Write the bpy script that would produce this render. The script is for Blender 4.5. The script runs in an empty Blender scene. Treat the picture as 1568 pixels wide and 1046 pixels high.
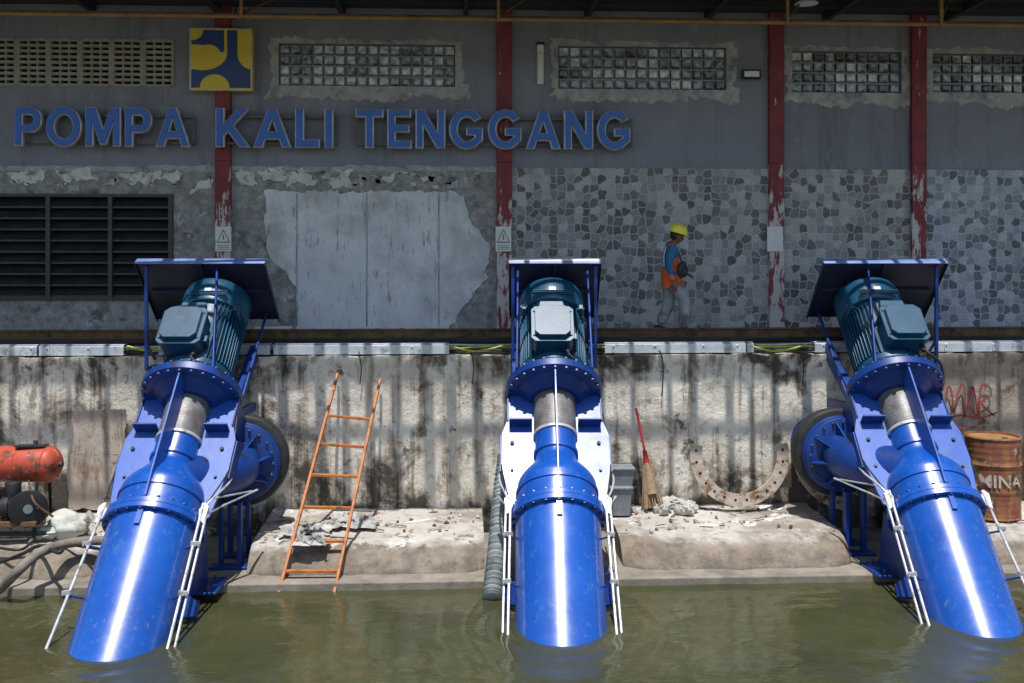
import bpy, math, random
from mathutils import Vector, Matrix, noise as mnoise
random.seed(7)
S=bpy.context.scene
S.view_settings.view_transform='Standard'; S.view_settings.look='None'; S.view_settings.exposure=0
PHI=math.radians(2.8); F=1525.0; CZ=4.06
cp,sp=math.cos(PHI),math.sin(PHI)
FW=Vector((sp,cp,0)); RT=Vector((cp,-sp,0))
# survey helpers: photo measurement -> metres on a plane of known distance
def P(px,py,Y):
    u=(px-784)/F; t=Y/(cp-u*sp)
    return Vector((t*(sp+u*cp),Y,CZ-(py-400)/F*t))
def Pt(px,py,t):
    u=(px-784)/F
    v=FW*t+RT*(u*t); v.z=CZ-(py-400)/F*t
    return v
def G(px,py,z):
    t=(CZ-z)*F/(py-400); return Pt(px,py,t)
def rect(x0,y0,x1,y1,Y):
    mx,my=(x0+x1)/2,(y0+y1)/2
    return P(x0,my,Y).x,P(x1,my,Y).x,P(mx,y1,Y).z,P(mx,y0,Y).z
# ---------------- materials
def nd(nt,t,**k):
    n=nt.nodes.new(t)
    for a,b in k.items(): setattr(n,a,b)
    return n
def rgba(c): return (c[0],c[1],c[2],1)
def mixc(nt,fac,a,b,mode='MIX'):
    m=nd(nt,'ShaderNodeMix',data_type='RGBA',blend_type=mode)
    for sock,v in ((0,fac),(6,a),(7,b)):
        if isinstance(v,(tuple,list)): m.inputs[sock].default_value=rgba(v)
        elif isinstance(v,(int,float)): m.inputs[sock].default_value=v
        else: nt.links.new(v,m.inputs[sock])
    return m.outputs[2]
def ramp(nt,src,lo,hi,a=0,b=1):
    r=nd(nt,'ShaderNodeMapRange'); r.inputs[1].default_value=lo; r.inputs[2].default_value=hi
    r.inputs[3].default_value=a; r.inputs[4].default_value=b
    nt.links.new(src,r.inputs[0]); return r.outputs[0]
def madd(nt,a,b,mul=None):
    n=nd(nt,'ShaderNodeMath',operation='ADD'); nt.links.new(a,n.inputs[0]); nt.links.new(b,n.inputs[1]); return n.outputs[0]
def noi(nt,vec,scale,detail=6,rough=.6,stretch=None,dist=0):
    if stretch:
        mp=nd(nt,'ShaderNodeMapping'); mp.inputs['Scale'].default_value=stretch
        nt.links.new(vec,mp.inputs[0]); vec=mp.outputs[0]
    n=nd(nt,'ShaderNodeTexNoise'); n.inputs['Scale'].default_value=scale
    n.inputs['Detail'].default_value=detail; n.inputs['Roughness'].default_value=rough
    n.inputs['Distortion'].default_value=dist
    nt.links.new(vec,n.inputs['Vector']); return n.outputs[0]
def base(name):
    m=bpy.data.materials.new(name); m.use_nodes=True; nt=m.node_tree
    b=nt.nodes['Principled BSDF']; tc=nd(nt,'ShaderNodeTexCoord')
    return m,nt,b,tc.outputs['Object']
def setbump(nt,b,h,strength,dist=.02):
    bp=nd(nt,'ShaderNodeBump'); bp.inputs['Strength'].default_value=strength; bp.inputs['Distance'].default_value=dist
    nt.links.new(h,bp.inputs['Height']); nt.links.new(bp.outputs[0],b.inputs['Normal'])
def pmat(name,c1,c2,scale=4,rough=.6,metal=0,bump=0,bscale=40,stains=(),coat=0,spec=.5,rvar=0):
    m,nt,b,v=base(name)
    col=mixc(nt,ramp(nt,noi(nt,v,scale,6,.65),.35,.65),c1,c2)
    for (c,ss,lo,hi,stretch) in stains:
        col=mixc(nt,ramp(nt,noi(nt,v,ss,8,.68,stretch),lo,hi),col,c)
    nt.links.new(col,b.inputs['Base Color'])
    b.inputs['Roughness'].default_value=rough; b.inputs['Metallic'].default_value=metal
    b.inputs['Coat Weight'].default_value=coat; b.inputs['Coat Roughness'].default_value=.2
    b.inputs['Specular IOR Level'].default_value=spec
    if rvar: nt.links.new(ramp(nt,noi(nt,v,3,6,.6),.3,.7,rough-rvar,rough+rvar),b.inputs['Roughness'])
    if bump: setbump(nt,b,noi(nt,v,bscale,6,.65),bump)
    return m
M={}
M['paintwall']=pmat('grey_wall_paint',(.215,.222,.265),(.275,.28,.325),1.0,.75,bump=.2,bscale=14,
   stains=[((.14,.14,.165),1.0,.53,.8,(4,4,.3)),((.36,.36,.39),1.6,.60,.74,(1.4,1,.8)),((.44,.44,.46),2.2,.66,.72,(5,5,.5))])
M['rough']=pmat('rough_plaster',(.22,.215,.205),(.42,.41,.395),9,.95,bump=1.0,bscale=20,
   stains=[((.10,.10,.095),3,.54,.68,(1,1,1)),((.62,.61,.58),4,.60,.68,(1,1,1))])
M['smooth']=pmat('smooth_cement',(.64,.66,.68),(.80,.81,.82),2.0,.85,bump=.35,bscale=9,
   stains=[((.30,.30,.30),2.4,.58,.66,(4,4,.9)),((.50,.495,.48),1.2,.50,.66,(1,1,1)),((.24,.24,.24),6,.62,.68,(3,3,.5)),((.18,.18,.18),11,.66,.70,(1,1,1))])
M['cream']=pmat('cream_plaster',(.60,.58,.53),(.78,.76,.70),6,.9,bump=.6,bscale=18,stains=[((.28,.27,.25),5,.53,.62,(1,1,1))])
M['patch']=pmat('window_patch_plaster',(.34,.34,.34),(.54,.54,.53),5,.9,bump=.8,bscale=14,stains=[((.22,.22,.24),3.5,.5,.65,(1,1,1))])
def redlow(name,lo,hi):
    m,nt,b,v=base(name)
    sep=nd(nt,'ShaderNodeSeparateXYZ'); nt.links.new(v,sep.inputs[0])
    g=ramp(nt,sep.outputs[2],3.2,6.0,lo,hi)
    n=noi(nt,v,2.6,8,.65,(4,4,1.1)); a=madd(nt,n,g)
    col=mixc(nt,ramp(nt,noi(nt,v,4),.35,.65),(.28,.042,.052),(.18,.03,.038))
    col=mixc(nt,ramp(nt,noi(nt,v,1.5,6,.6,(4,4,.6)),.55,.75),col,(.07,.022,.025))
    col=mixc(nt,ramp(nt,a,.58,.63),col,(.58,.54,.52))
    nt.links.new(col,b.inputs['Base Color']); b.inputs['Roughness'].default_value=.65
    setbump(nt,b,a,.4); return m
M['redcol']=redlow('worn_red_paint',-.02,-.06)
M['redlow']=redlow('peeling_red_paint',.17,-.01)
def tile(name,tint):
    m,nt,b,v=base(name)
    sep=nd(nt,'ShaderNodeSeparateXYZ'); nt.links.new(v,sep.inputs[0])
    cb=nd(nt,'ShaderNodeCombineXYZ'); nt.links.new(sep.outputs[0],cb.inputs[0]); nt.links.new(sep.outputs[2],cb.inputs[1])
    ds=nd(nt,'ShaderNodeTexNoise'); ds.inputs['Scale'].default_value=9; nt.links.new(cb.outputs[0],ds.inputs['Vector'])
    vm=nd(nt,'ShaderNodeVectorMath',operation='MULTIPLY_ADD'); nt.links.new(ds.outputs[1],vm.inputs[0])
    vm.inputs[1].default_value=(.07,.07,0); nt.links.new(cb.outputs[0],vm.inputs[2])
    outs=[]
    for feat in ('F1','DISTANCE_TO_EDGE'):
        vo=nd(nt,'ShaderNodeTexVoronoi',voronoi_dimensions='2D',feature=feat)
        vo.inputs['Scale'].default_value=7.4; vo.inputs['Randomness'].default_value=.6
        nt.links.new(vm.outputs[0],vo.inputs['Vector']); outs.append(vo)
    cs=nd(nt,'ShaderNodeSeparateColor'); nt.links.new(outs[0].outputs['Color'],cs.inputs[0])
    cr=nd(nt,'ShaderNodeValToRGB'); cr.color_ramp.interpolation='CONSTANT'
    e=cr.color_ramp.elements; e[0].position=0; e[0].color=(.045,.048,.055,1); e[1].position=.20; e[1].color=(.10,.104,.115,1)
    for p,c in ((.34,(.30,.305,.32)),(.50,(.40,.40,.41)),(.68,(.22,.225,.24)),(.84,(.48,.475,.47))):
        q=e.new(p); q.color=rgba(c)
    nt.links.new(cs.outputs[0],cr.inputs[0])
    col=mixc(nt,ramp(nt,noi(nt,v,22,5,.7),.35,.65,0,.22),cr.outputs[0],(.40,.40,.41))
    v2=nd(nt,'ShaderNodeTexVoronoi',voronoi_dimensions='2D',feature='DISTANCE_TO_EDGE'); v2.inputs['Scale'].default_value=17
    nt.links.new(vm.outputs[0],v2.inputs['Vector'])
    fine=ramp(nt,v2.outputs['Distance'],.02,.12,1,0)
    isl=ramp(nt,cs.outputs[0],.33,.35,0,.55)
    fm=nd(nt,'ShaderNodeMath',operation='MULTIPLY'); nt.links.new(isl,fm.inputs[0]); nt.links.new(fine,fm.inputs[1])
    col=mixc(nt,fm.outputs[0],col,(.15,.15,.16))
    col3=mixc(nt,ramp(nt,outs[1].outputs['Distance'],.03,.09),(.42,.415,.41),col)
    col4=mixc(nt,1.0,col3,tint,'MULTIPLY')
    col5=mixc(nt,ramp(nt,noi(nt,v,1.1,6,.6),.45,.72,0,.28),col4,(.50,.50,.51))
    col5=mixc(nt,ramp(nt,noi(nt,v,.8,7,.65,(3,3,.8)),.55,.75,0,.45),col5,(.10,.10,.10))
    nt.links.new(col5,b.inputs['Base Color']); b.inputs['Roughness'].default_value=.45
    setbump(nt,b,ramp(nt,outs[1].outputs['Distance'],0,.12),.4,.012); return m
M['tile']=tile('pebble_mosaic_tile',(1.08,1.07,1.06))
M['tileblue']=tile('pebble_mosaic_tile_bluish',(1.1,1.2,1.34))
def retaining():
    m,nt,b,v=base('stained_retaining_concrete')
    sep=nd(nt,'ShaderNodeSeparateXYZ'); nt.links.new(v,sep.inputs[0])
    col=mixc(nt,ramp(nt,noi(nt,v,1.6,7,.65),.38,.62),(.86,.81,.71),(.66,.60,.50))
    col=mixc(nt,ramp(nt,noi(nt,v,8,8,.7),.52,.68,0,.7),col,(.38,.33,.26))
    foot=ramp(nt,sep.outputs[2],.4,1.5,.13,0)
    top=ramp(nt,sep.outputs[2],2.2,2.7,0,.08)
    n=noi(nt,v,.95,10,.68,(1.2,1,1.1),.4); st=noi(nt,v,1.0,7,.6,(6,5,.28))
    col=mixc(nt,ramp(nt,st,.54,.66,0,.7),col,(.24,.19,.13))
    a3=madd(nt,madd(nt,madd(nt,n,foot),top),ramp(nt,st,.4,.7,-.05,.07))
    col=mixc(nt,ramp(nt,a3,.52,.57,0,.62),col,(.20,.165,.12))
    col=mixc(nt,ramp(nt,a3,.57,.64,0,.93),col,(.055,.046,.036))
    n5=noi(nt,v,2.6,10,.72); col=mixc(nt,ramp(nt,n5,.59,.64,0,.85),col,(.055,.047,.038))
    col=mixc(nt,ramp(nt,noi(nt,v,1.3,9,.7,(1,1,1.6)),.60,.64,0,.7),col,(.88,.85,.78))
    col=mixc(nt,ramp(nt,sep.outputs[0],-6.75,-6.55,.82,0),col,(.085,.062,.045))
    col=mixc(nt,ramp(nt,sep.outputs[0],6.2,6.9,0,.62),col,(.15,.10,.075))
    nt.links.new(col,b.inputs['Base Color']); b.inputs['Roughness'].default_value=.9
    setbump(nt,b,noi(nt,v,14,8,.7),.75,.035); return m
M['retain']=retaining()
def slabmat():
    m,nt,b,v=base('apron_concrete')
    sep=nd(nt,'ShaderNodeSeparateXYZ'); nt.links.new(v,sep.inputs[0])
    col=mixc(nt,ramp(nt,noi(nt,v,2.2,8,.65),.35,.65),(.44,.405,.36),(.60,.575,.53))
    col=mixc(nt,ramp(nt,noi(nt,v,1.1,9,.7),.47,.58,0,.85),col,(.23,.19,.15))
    col=mixc(nt,ramp(nt,noi(nt,v,3.6,9,.72),.55,.62,0,.85),col,(.10,.085,.07))
    col=mixc(nt,ramp(nt,noi(nt,v,1.9,9,.72),.57,.62),col,(.76,.74,.70))
    nz=noi(nt,v,2.5,8,.68); h=madd(nt,sep.outputs[2],ramp(nt,nz,.3,.7,-.05,.05))
    dk=mixc(nt,ramp(nt,noi(nt,v,4,8,.7),.4,.6),(.13,.105,.075),(.27,.22,.165))
    col=mixc(nt,ramp(nt,h,.405,.34,0,.88),col,dk)
    col=mixc(nt,ramp(nt,h,.15,.06,0,.9),col,(.045,.040,.028))
    nt.links.new(col,b.inputs['Base Color']); nt.links.new(ramp(nt,h,.04,.16,.3,.88),b.inputs['Roughness'])
    setbump(nt,b,noi(nt,v,12,8,.7),.8,.035); return m
M['slab']=slabmat()
M['footing']=pmat('footing_concrete',(.17,.15,.12),(.30,.27,.22),3,.9,bump=.5,bscale=12)
M['floor']=pmat('platform_concrete',(.22,.21,.2),(.32,.31,.29),3,.9,bump=.3)
M['board']=pmat('weathered_board',(.46,.38,.31),(.62,.53,.44),3,.85,bump=.5,bscale=15,stains=[((.25,.19,.14),2,.50,.62,(3,3,.6)),((.1,.08,.06),4,.58,.66,(1,1,1))])
M['dark']=pmat('dark_steel',(.012,.013,.015),(.02,.02,.022),4,.5)
M['louvre']=pmat('louvre_dark_paint',(.022,.025,.028),(.04,.043,.046),6,.4,stains=[((.14,.14,.14),8,.60,.75,(1,1,4))])
M['interior']=pmat('dark_interior',(.008,.008,.009),(.012,.012,.012),2,.9)
M['vent']=pmat('vent_block',(.30,.28,.24),(.44,.41,.36),9,.9,bump=.4)
M['rust']=pmat('rust_brown',(.10,.055,.03),(.19,.11,.06),8,.8,bump=.4,stains=[((.04,.025,.02),5,.5,.65,(1,1,1))])
M['rustlite']=pmat('rust_orange_pipe',(.36,.20,.07),(.24,.12,.045),4,.75,bump=.3)
M['roofs']=pmat('roof_steel',(.02,.021,.024),(.032,.034,.037),1.5,.7)
M['galv']=pmat('galvanised_steel',(.52,.57,.63),(.68,.72,.77),9,.4,.3,stains=[((.27,.26,.25),6,.56,.68,(1,1,1))])
M['white']=pmat('white_paint',(.72,.72,.70),(.80,.80,.78),5,.5,stains=[((.4,.38,.34),6,.62,.75,(1,1,1))])
M['black']=pmat('black_rubber',(.012,.012,.013),(.03,.03,.03),8,.55,bump=.2)
M['yellow']=pmat('sign_yellow',(.72,.52,.03),(.78,.57,.04),3,.4)
M['sblue']=pmat('sign_blue',(.012,.04,.17),(.015,.05,.21),3,.4)
M['lblue']=pmat('letter_blue',(.008,.10,.46),(.012,.13,.54),2,.3)
M['lrim']=pmat('letter_rim',(.34,.34,.35),(.6,.6,.6),6,.35,.3)
M['lrail']=pmat('letter_rail',(.10,.095,.09),(.17,.16,.14),6,.5)
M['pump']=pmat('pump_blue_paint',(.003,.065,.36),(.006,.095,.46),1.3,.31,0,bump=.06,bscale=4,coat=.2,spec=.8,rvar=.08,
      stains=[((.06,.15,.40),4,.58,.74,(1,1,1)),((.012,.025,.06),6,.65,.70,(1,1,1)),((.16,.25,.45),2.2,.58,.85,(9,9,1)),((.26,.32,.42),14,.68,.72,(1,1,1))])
M['pump_shaded']=pmat('pump_blue_paint_shaded',(.003,.030,.18),(.005,.048,.26),2,.42,bump=.08,bscale=8,stains=[((.015,.02,.035),4,.54,.66,(1,1,1)),((.10,.16,.3),7,.66,.72,(1,1,1))])  # darker copy of the pump blue; shade is put into its colour
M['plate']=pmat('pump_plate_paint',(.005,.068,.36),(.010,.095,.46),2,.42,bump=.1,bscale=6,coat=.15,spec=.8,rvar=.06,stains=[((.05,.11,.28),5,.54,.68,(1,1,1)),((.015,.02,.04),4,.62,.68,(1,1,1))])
M['canopy']=pmat('canopy_dark_underside',(.010,.016,.045),(.016,.025,.065),2,.5,stains=[((.03,.03,.03),5,.55,.7,(1,1,1))])
M['lip']=pmat('canopy_lip_pale_blue',(.10,.17,.42),(.20,.27,.52),4,.45)  # lip is a paler blue than the canopy sheet
M['motor']=pmat('motor_teal_paint',(.004,.050,.105),(.007,.078,.15),3,.38,bump=.06,spec=.6,stains=[((.06,.10,.13),7,.60,.72,(1,1,1)),((.01,.018,.03),4,.58,.68,(1,1,1))])
M['bolt']=pmat('bolt_steel',(.05,.06,.12),(.15,.15,.17),20,.45,.6)
M['steelw']=pmat('white_steel_pipe',(.50,.51,.52),(.66,.66,.66),9,.4,.3,stains=[((.22,.18,.14),8,.54,.66,(1,1,1))])
M['orange']=pmat('ladder_orange_paint',(.55,.19,.04),(.38,.12,.03),9,.6,bump=.3,stains=[((.13,.06,.03),9,.54,.64,(1,1,1)),((.55,.5,.45),7,.66,.7,(1,1,1))])
M['hose']=pmat('corrugated_hose',(.22,.25,.25),(.34,.37,.37),5,.6,stains=[((.10,.09,.07),3,.52,.66,(1,1,1))])
M['yhose']=pmat('yellow_green_hose',(.50,.55,.08),(.38,.45,.06),6,.5)
M['ghose']=pmat('mud_grey_hose',(.15,.13,.105),(.26,.235,.20),6,.8,bump=.3)
M['redtank']=pmat('red_tank_paint',(.46,.055,.025),(.50,.09,.045),4,.5,bump=.2,stains=[((.12,.05,.035),5,.50,.58,(1,1,1)),((.42,.32,.27),9,.60,.66,(1,1,1))])
M['barrel']=pmat('barrel_paint',(.22,.055,.04),(.32,.13,.06),3,.7,bump=.4,bscale=20,stains=[((.30,.15,.05),2.4,.48,.58,(3,3,.7)),((.08,.045,.03),3,.52,.60,(1,1,1)),((.48,.40,.33),4,.62,.67,(1,1,1))])
M['barrelt']=pmat('barrel_lettering',(.6,.55,.45),(.45,.40,.33),8,.7,stains=[((.17,.07,.045),7,.50,.55,(1,1,1))])
M['ring']=pmat('rusty_flange',(.56,.49,.41),(.40,.31,.24),9,.8,bump=.4,stains=[((.20,.11,.06),6,.52,.60,(1,1,1))])
M['sack']=pmat('sack_cloth',(.46,.48,.42),(.58,.59,.53),7,.9,bump=.6,bscale=12,stains=[((.2,.18,.14),4,.53,.66,(1,1,1))])
M['rag']=pmat('dirty_rag',(.55,.54,.51),(.14,.14,.13),4,.9,bump=.6,bscale=14)
M['rock']=pmat('rubble',(.35,.33,.30),(.58,.56,.52),6,.9,bump=.6,bscale=18)
M['stick']=pmat('wood_scrap',(.16,.11,.07),(.34,.26,.18),9,.9,bump=.4)
M['broom']=pmat('broom_straw',(.30,.20,.12),(.42,.30,.19),14,.9,bump=.6)
M['redpl']=pmat('red_plastic',(.55,.03,.03),(.48,.03,.03),3,.4)
M['grey']=pmat('grey_bin_plastic',(.15,.17,.19),(.24,.26,.28),6,.6,stains=[((.4,.38,.35),5,.6,.7,(1,1,1))])
M['graf']=pmat('red_spray_paint',(.42,.05,.05),(.30,.06,.05),10,.8,stains=[((.16,.11,.08),8,.5,.58,(1,1,1))])
M['skin']=pmat('skin_brown',(.20,.095,.055),(.16,.075,.045),9,.55)
M['hair']=pmat('hair_black',(.01,.009,.008),(.015,.012,.01),9,.6)
M['helmet']=pmat('helmet_yellow',(.80,.74,.03),(.85,.80,.05),3,.3,coat=.3)
M['vest']=pmat('vest_orange',(.85,.14,.03),(.66,.10,.025),6,.8,bump=.7,bscale=11)
M['shirt']=pmat('shirt_blue',(.02,.12,.26),(.035,.17,.35),6,.85,bump=.7,bscale=11)
M['jeans']=pmat('grey_denim',(.22,.235,.26),(.36,.38,.41),7,.9,bump=.8,bscale=13,stains=[((.12,.12,.13),4,.52,.64,(1,1,1))])
def gridmat():
    m,nt,b,v=base('perforated_guard')
    vo=nd(nt,'ShaderNodeTexVoronoi'); vo.inputs['Scale'].default_value=62; vo.inputs['Randomness'].default_value=.35
    nt.links.new(v,vo.inputs['Vector'])
    col=mixc(nt,ramp(nt,vo.outputs['Distance'],.30,.55),(.08,.08,.09),(.28,.28,.28))
    col=mixc(nt,ramp(nt,noi(nt,v,5,6,.6),.45,.7),col,(.12,.10,.085))
    nt.links.new(col,b.inputs['Base Color']); b.inputs['Metallic'].default_value=.3; b.inputs['Roughness'].default_value=.5
    return m
M['guard']=gridmat()
def glassblock(name,c1,c2,rough):
    m,nt,b,v=base(name)
    col=mixc(nt,ramp(nt,noi(nt,v,9,3,.5),.4,.62),c1,c2)
    nt.links.new(col,b.inputs['Base Color']); b.inputs['Roughness'].default_value=rough
    b.inputs['Specular IOR Level'].default_value=.9; b.inputs['Coat Weight'].default_value=.6
    setbump(nt,b,noi(nt,v,16,2,.5),.8,.03); return m
M['gb0']=glassblock('glass_block_dark',(.035,.042,.052),(.17,.20,.24),.12)
M['gb1']=glassblock('glass_block_mid_reflection',(.12,.14,.17),(.42,.48,.54),.15)
M['gb2']=glassblock('glass_block_bright_reflection',(.36,.40,.46),(.80,.86,.92),.2)  # mid and bright tones paint sky reflections into the block colour
M['mortar']=pmat('window_mortar',(.34,.34,.35),(.42,.42,.43),7,.9)
def watermat():
    m,nt,b,v=base('murky_canal_water')
    col=mixc(nt,ramp(nt,noi(nt,v,.5,5,.6),.35,.65),(.040,.044,.018),(.066,.067,.029))
    nt.links.new(col,b.inputs['Base Color']); b.inputs['Roughness'].default_value=.02
    b.inputs['IOR'].default_value=1.33; b.inputs['Specular IOR Level'].default_value=1.0
    n1=noi(nt,v,3.0,3,.5,(1,1.7,1),.5); n2=noi(nt,v,13,3,.55,(1,1.9,1),.6)
    a=nd(nt,'ShaderNodeMath',operation='MULTIPLY_ADD'); nt.links.new(n2,a.inputs[0]); a.inputs[1].default_value=.22; nt.links.new(n1,a.inputs[2])
    setbump(nt,b,a.outputs[0],.26,.03); return m
M['water']=watermat()
M['ground']=pmat('muddy_ground',(.12,.10,.07),(.17,.14,.10),.8,.95,bump=.3)
# ---------------- mesh builder
class MB:
    def __init__(s,name,parent=None):
        s.n=name; s.v=[]; s.f=[]; s.m=[]; s.mats=[]; s.T=Matrix.Identity(4); s.parent=parent
    def mi(s,k):
        m=M[k]
        if m not in s.mats: s.mats.append(m)
        return s.mats.index(m)
    def add(s,vs,fs,k):
        o=len(s.v); i=s.mi(k)
        for v in vs: s.v.append(s.T@Vector(v))
        for f in fs: s.f.append([a+o for a in f]); s.m.append(i)
    def box(s,x0,x1,y0,y1,z0,z1,k,rot=None):
        vs=[(x,y,z) for z in (z0,z1) for y in (y0,y1) for x in (x0,x1)]
        s.add(vs,[(0,2,3,1),(4,5,7,6),(0,1,5,4),(2,6,7,3),(0,4,6,2),(1,3,7,5)],k)
    def obox(s,p0,p1,w,h,k,up=(0,0,1)):
        p0,p1=Vector(p0),Vector(p1); d=(p1-p0).normalized(); up=Vector(up)
        if abs(d.dot(up))>.98: up=Vector((0,1,0))
        a=d.cross(up).normalized(); c=a.cross(d).normalized()
        vs=[]
        for p in (p0,p1):
            for sx,sy in ((-1,-1),(1,-1),(1,1),(-1,1)): vs.append(p+a*(sx*w/2)+c*(sy*h/2))
        s.add(vs,[(3,2,1,0),(4,5,6,7),(0,1,5,4),(1,2,6,5),(2,3,7,6),(3,0,4,7)],k)
    def lathe(s,prof,k,seg=40,p=(0,0,0),axis=(0,0,1),caps=True):
        p=Vector(p); q=Vector(axis).normalized().to_track_quat('Z','Y').to_matrix()
        vs=[];fs=[]
        for r,z in prof:
            for i in range(seg):
                a=2*math.pi*i/seg; vs.append(p+q@Vector((r*math.cos(a),r*math.sin(a),z)))
        for j in range(len(prof)-1):
            for i in range(seg):
                i2=(i+1)%seg; fs.append((j*seg+i,j*seg+i2,(j+1)*seg+i2,(j+1)*seg+i))
        if caps:
            fs.append(tuple(reversed(range(seg)))); fs.append(tuple((len(prof)-1)*seg+i for i in range(seg)))
        s.add(vs,fs,k)
    def cyl(s,p0,p1,r,k,seg=12,r1=None):
        p0,p1=Vector(p0),Vector(p1); s.lathe([(r,0),(r if r1 is None else r1,(p1-p0).length)],k,seg,p0,p1-p0)
    def tube(s,pts,r,k,seg=10,smooth=True):
        pts=[Vector(p) for p in pts]
        if smooth:
            q=[]
            for i in range(len(pts)-1):
                a=pts[max(i-1,0)];b=pts[i];c=pts[i+1];d=pts[min(i+2,len(pts)-1)]
                for t in [j/6 for j in range(6)]:
                    q.append(.5*((2*b)+(c-a)*t+(2*a-5*b+4*c-d)*t*t+(3*b-a-3*c+d)*t**3))
            q.append(pts[-1]); pts=q
        vs=[];fs=[];n=None
        for i,p in enumerate(pts):
            d=(pts[min(i+1,len(pts)-1)]-pts[max(i-1,0)]).normalized()
            if n is None: n=d.orthogonal().normalized()
            n=(n-d*n.dot(d)).normalized(); b=d.cross(n)
            rr=r(i/(len(pts)-1)) if callable(r) else r
            for j in range(seg):
                a=2*math.pi*j/seg; vs.append(p+n*(rr*math.cos(a))+b*(rr*math.sin(a)))
        for i in range(len(pts)-1):
            for j in range(seg):
                j2=(j+1)%seg; fs.append((i*seg+j,i*seg+j2,(i+1)*seg+j2,(i+1)*seg+j))
        fs.append(tuple(reversed(range(seg)))); fs.append(tuple((len(pts)-1)*seg+i for i in range(seg)))
        s.add(vs,fs,k)
    def prism(s,poly,off,k):
        poly=[Vector(p) for p in poly]; off=Vector(off); n=len(poly)
        vs=poly+[p+off for p in poly]
        fs=[tuple(range(n)),tuple(reversed(range(n,2*n)))]+[(i,i+n,(i+1)%n+n,(i+1)%n) for i in range(n)]
        s.add(vs,fs,k)
    def blob(s,c,r,k,seg=14,rings=9,amp=.25,fr=2.0,sc=(1,1,1)):
        c=Vector(c); vs=[];fs=[]
        for j in range(rings+1):
            th=math.pi*j/rings
            for i in range(seg):
                a=2*math.pi*i/seg; d=Vector((math.sin(th)*math.cos(a),math.sin(th)*math.sin(a),math.cos(th)))
                rr=r*(1+amp*mnoise.noise(d*fr+c*3))
                vs.append(c+Vector((d.x*sc[0],d.y*sc[1],d.z*sc[2]))*rr)
        for j in range(rings):
            for i in range(seg):
                i2=(i+1)%seg; fs.append((j*seg+i,(j+1)*seg+i,(j+1)*seg+i2,j*seg+i2))
        s.add(vs,fs,k)
    def done(s,bevel=0,sharp=35,recalc=True):
        me=bpy.data.meshes.new(s.n); me.from_pydata([tuple(v) for v in s.v],[],s.f)
        for m in s.mats: me.materials.append(m)
        me.polygons.foreach_set('material_index',s.m)
        me.validate(); 
        if recalc:
            import bmesh
            bm=bmesh.new(); bm.from_mesh(me); bmesh.ops.recalc_face_normals(bm,faces=bm.faces); bm.to_mesh(me); bm.free()
        me.polygons.foreach_set('use_smooth',[True]*len(me.polygons))
        me.set_sharp_from_angle(angle=math.radians(sharp)); me.update()
        o=bpy.data.objects.new(s.n,me); S.collection.objects.link(o)
        if s.parent: o.parent=s.parent
        if bevel:
            b=o.modifiers.new('bevel','BEVEL'); b.width=bevel; b.segments=2; b.limit_method='ANGLE'; b.angle_limit=math.radians(40)
        return o
def empty(name):
    e=bpy.data.objects.new(name,None); S.collection.objects.link(e); return e
def curve_to_mesh(cu):
    o=bpy.data.objects.new('t',cu); S.collection.objects.link(o)
    bpy.context.view_layer.update()
    me=bpy.data.meshes.new_from_object(o.evaluated_get(bpy.context.evaluated_depsgraph_get()))
    bpy.data.objects.remove(o); return me
def text_mesh(body,size=1,off=.0):
    cu=bpy.data.curves.new('t','FONT'); cu.body=body; cu.size=size; cu.offset=off; cu.resolution_u=6
    return curve_to_mesh(cu)
def jag(poly,step,amp,seed=0):
    out=[]
    n=len(poly)
    for i in range(n):
        a=Vector(poly[i]);b=Vector(poly[(i+1)%n]); L=(b-a).length; k=max(1,int(L/step))
        for j in range(k):
            p=a.lerp(b,j/k); q=p*6+Vector((seed,0,seed))
            p=p+Vector((mnoise.noise(q),0,mnoise.noise(q+Vector((31,0,7)))))*amp+Vector((mnoise.noise(q*4),0,mnoise.noise(q*4+Vector((3,0,7)))))*amp*.6
            out.append(p)
    return out
# ---------------- pump layout
TH=math.radians(45.8)
PUMPS=[(190,10.8,-1.08,.74,1),(859,11.2,-.62,.71,0),(1483,11.45,-.72,1.09,-1)]
PO=[]
for px0,t0,_,_,_ in PUMPS:
    O=FW*t0+RT*((px0-784)/F*t0); O.z=0; PO.append(O)
# ---------------- ground & water
g=MB('ground'); g.add([(-300,-300,-1.6),(300,-300,-1.6),(300,300,-1.6),(-300,300,-1.6)],[(0,1,2,3)],'ground'); g.done()
w=MB('canal_water')
X0,X1,Y0,Y1=-9.0,10.0,7.0,13.2; nx,ny=420,170; vs=[];fs=[]
for j in range(ny+1):
    for i in range(nx+1):
        x=X0+(X1-X0)*i/nx; y=Y0+(Y1-Y0)*j/ny
        ed=min(1,min(x-X0,X1-x,y-Y0,Y1-y)/.5)
        h=.009*mnoise.noise(Vector((x*1.1,y*2.0,0)))+.005*mnoise.noise(Vector((x*3.2,y*5.5,4)))
        for O in PO:
            r=math.hypot(x-O.x,(y-O.y)/1.35); h+=.008*math.sin(r*24+2*mnoise.noise(Vector((x,y,3))*1.5))*math.exp(-max(0,r-.5)*2.0)
        vs.append((x,y,h*ed))
for j in range(ny):
    for i in range(nx): o=j*(nx+1)+i; fs.append((o,o+1,o+nx+2,o+nx+1))
w.add(vs,fs,'water')
for q in ([(-40,-30),(40,-30),(40,Y0),(-40,Y0)],[(-40,Y1),(40,Y1),(40,14.5),(-40,14.5)],[(-40,Y0),(X0,Y0),(X0,Y1),(-40,Y1)],[(X1,Y0),(40,Y0),(40,Y1),(X1,Y1)]):
    w.add([(a,b,0) for a,b in q],[(0,1,2,3)],'water')
w.done(recalc=False,sharp=80)
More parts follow.
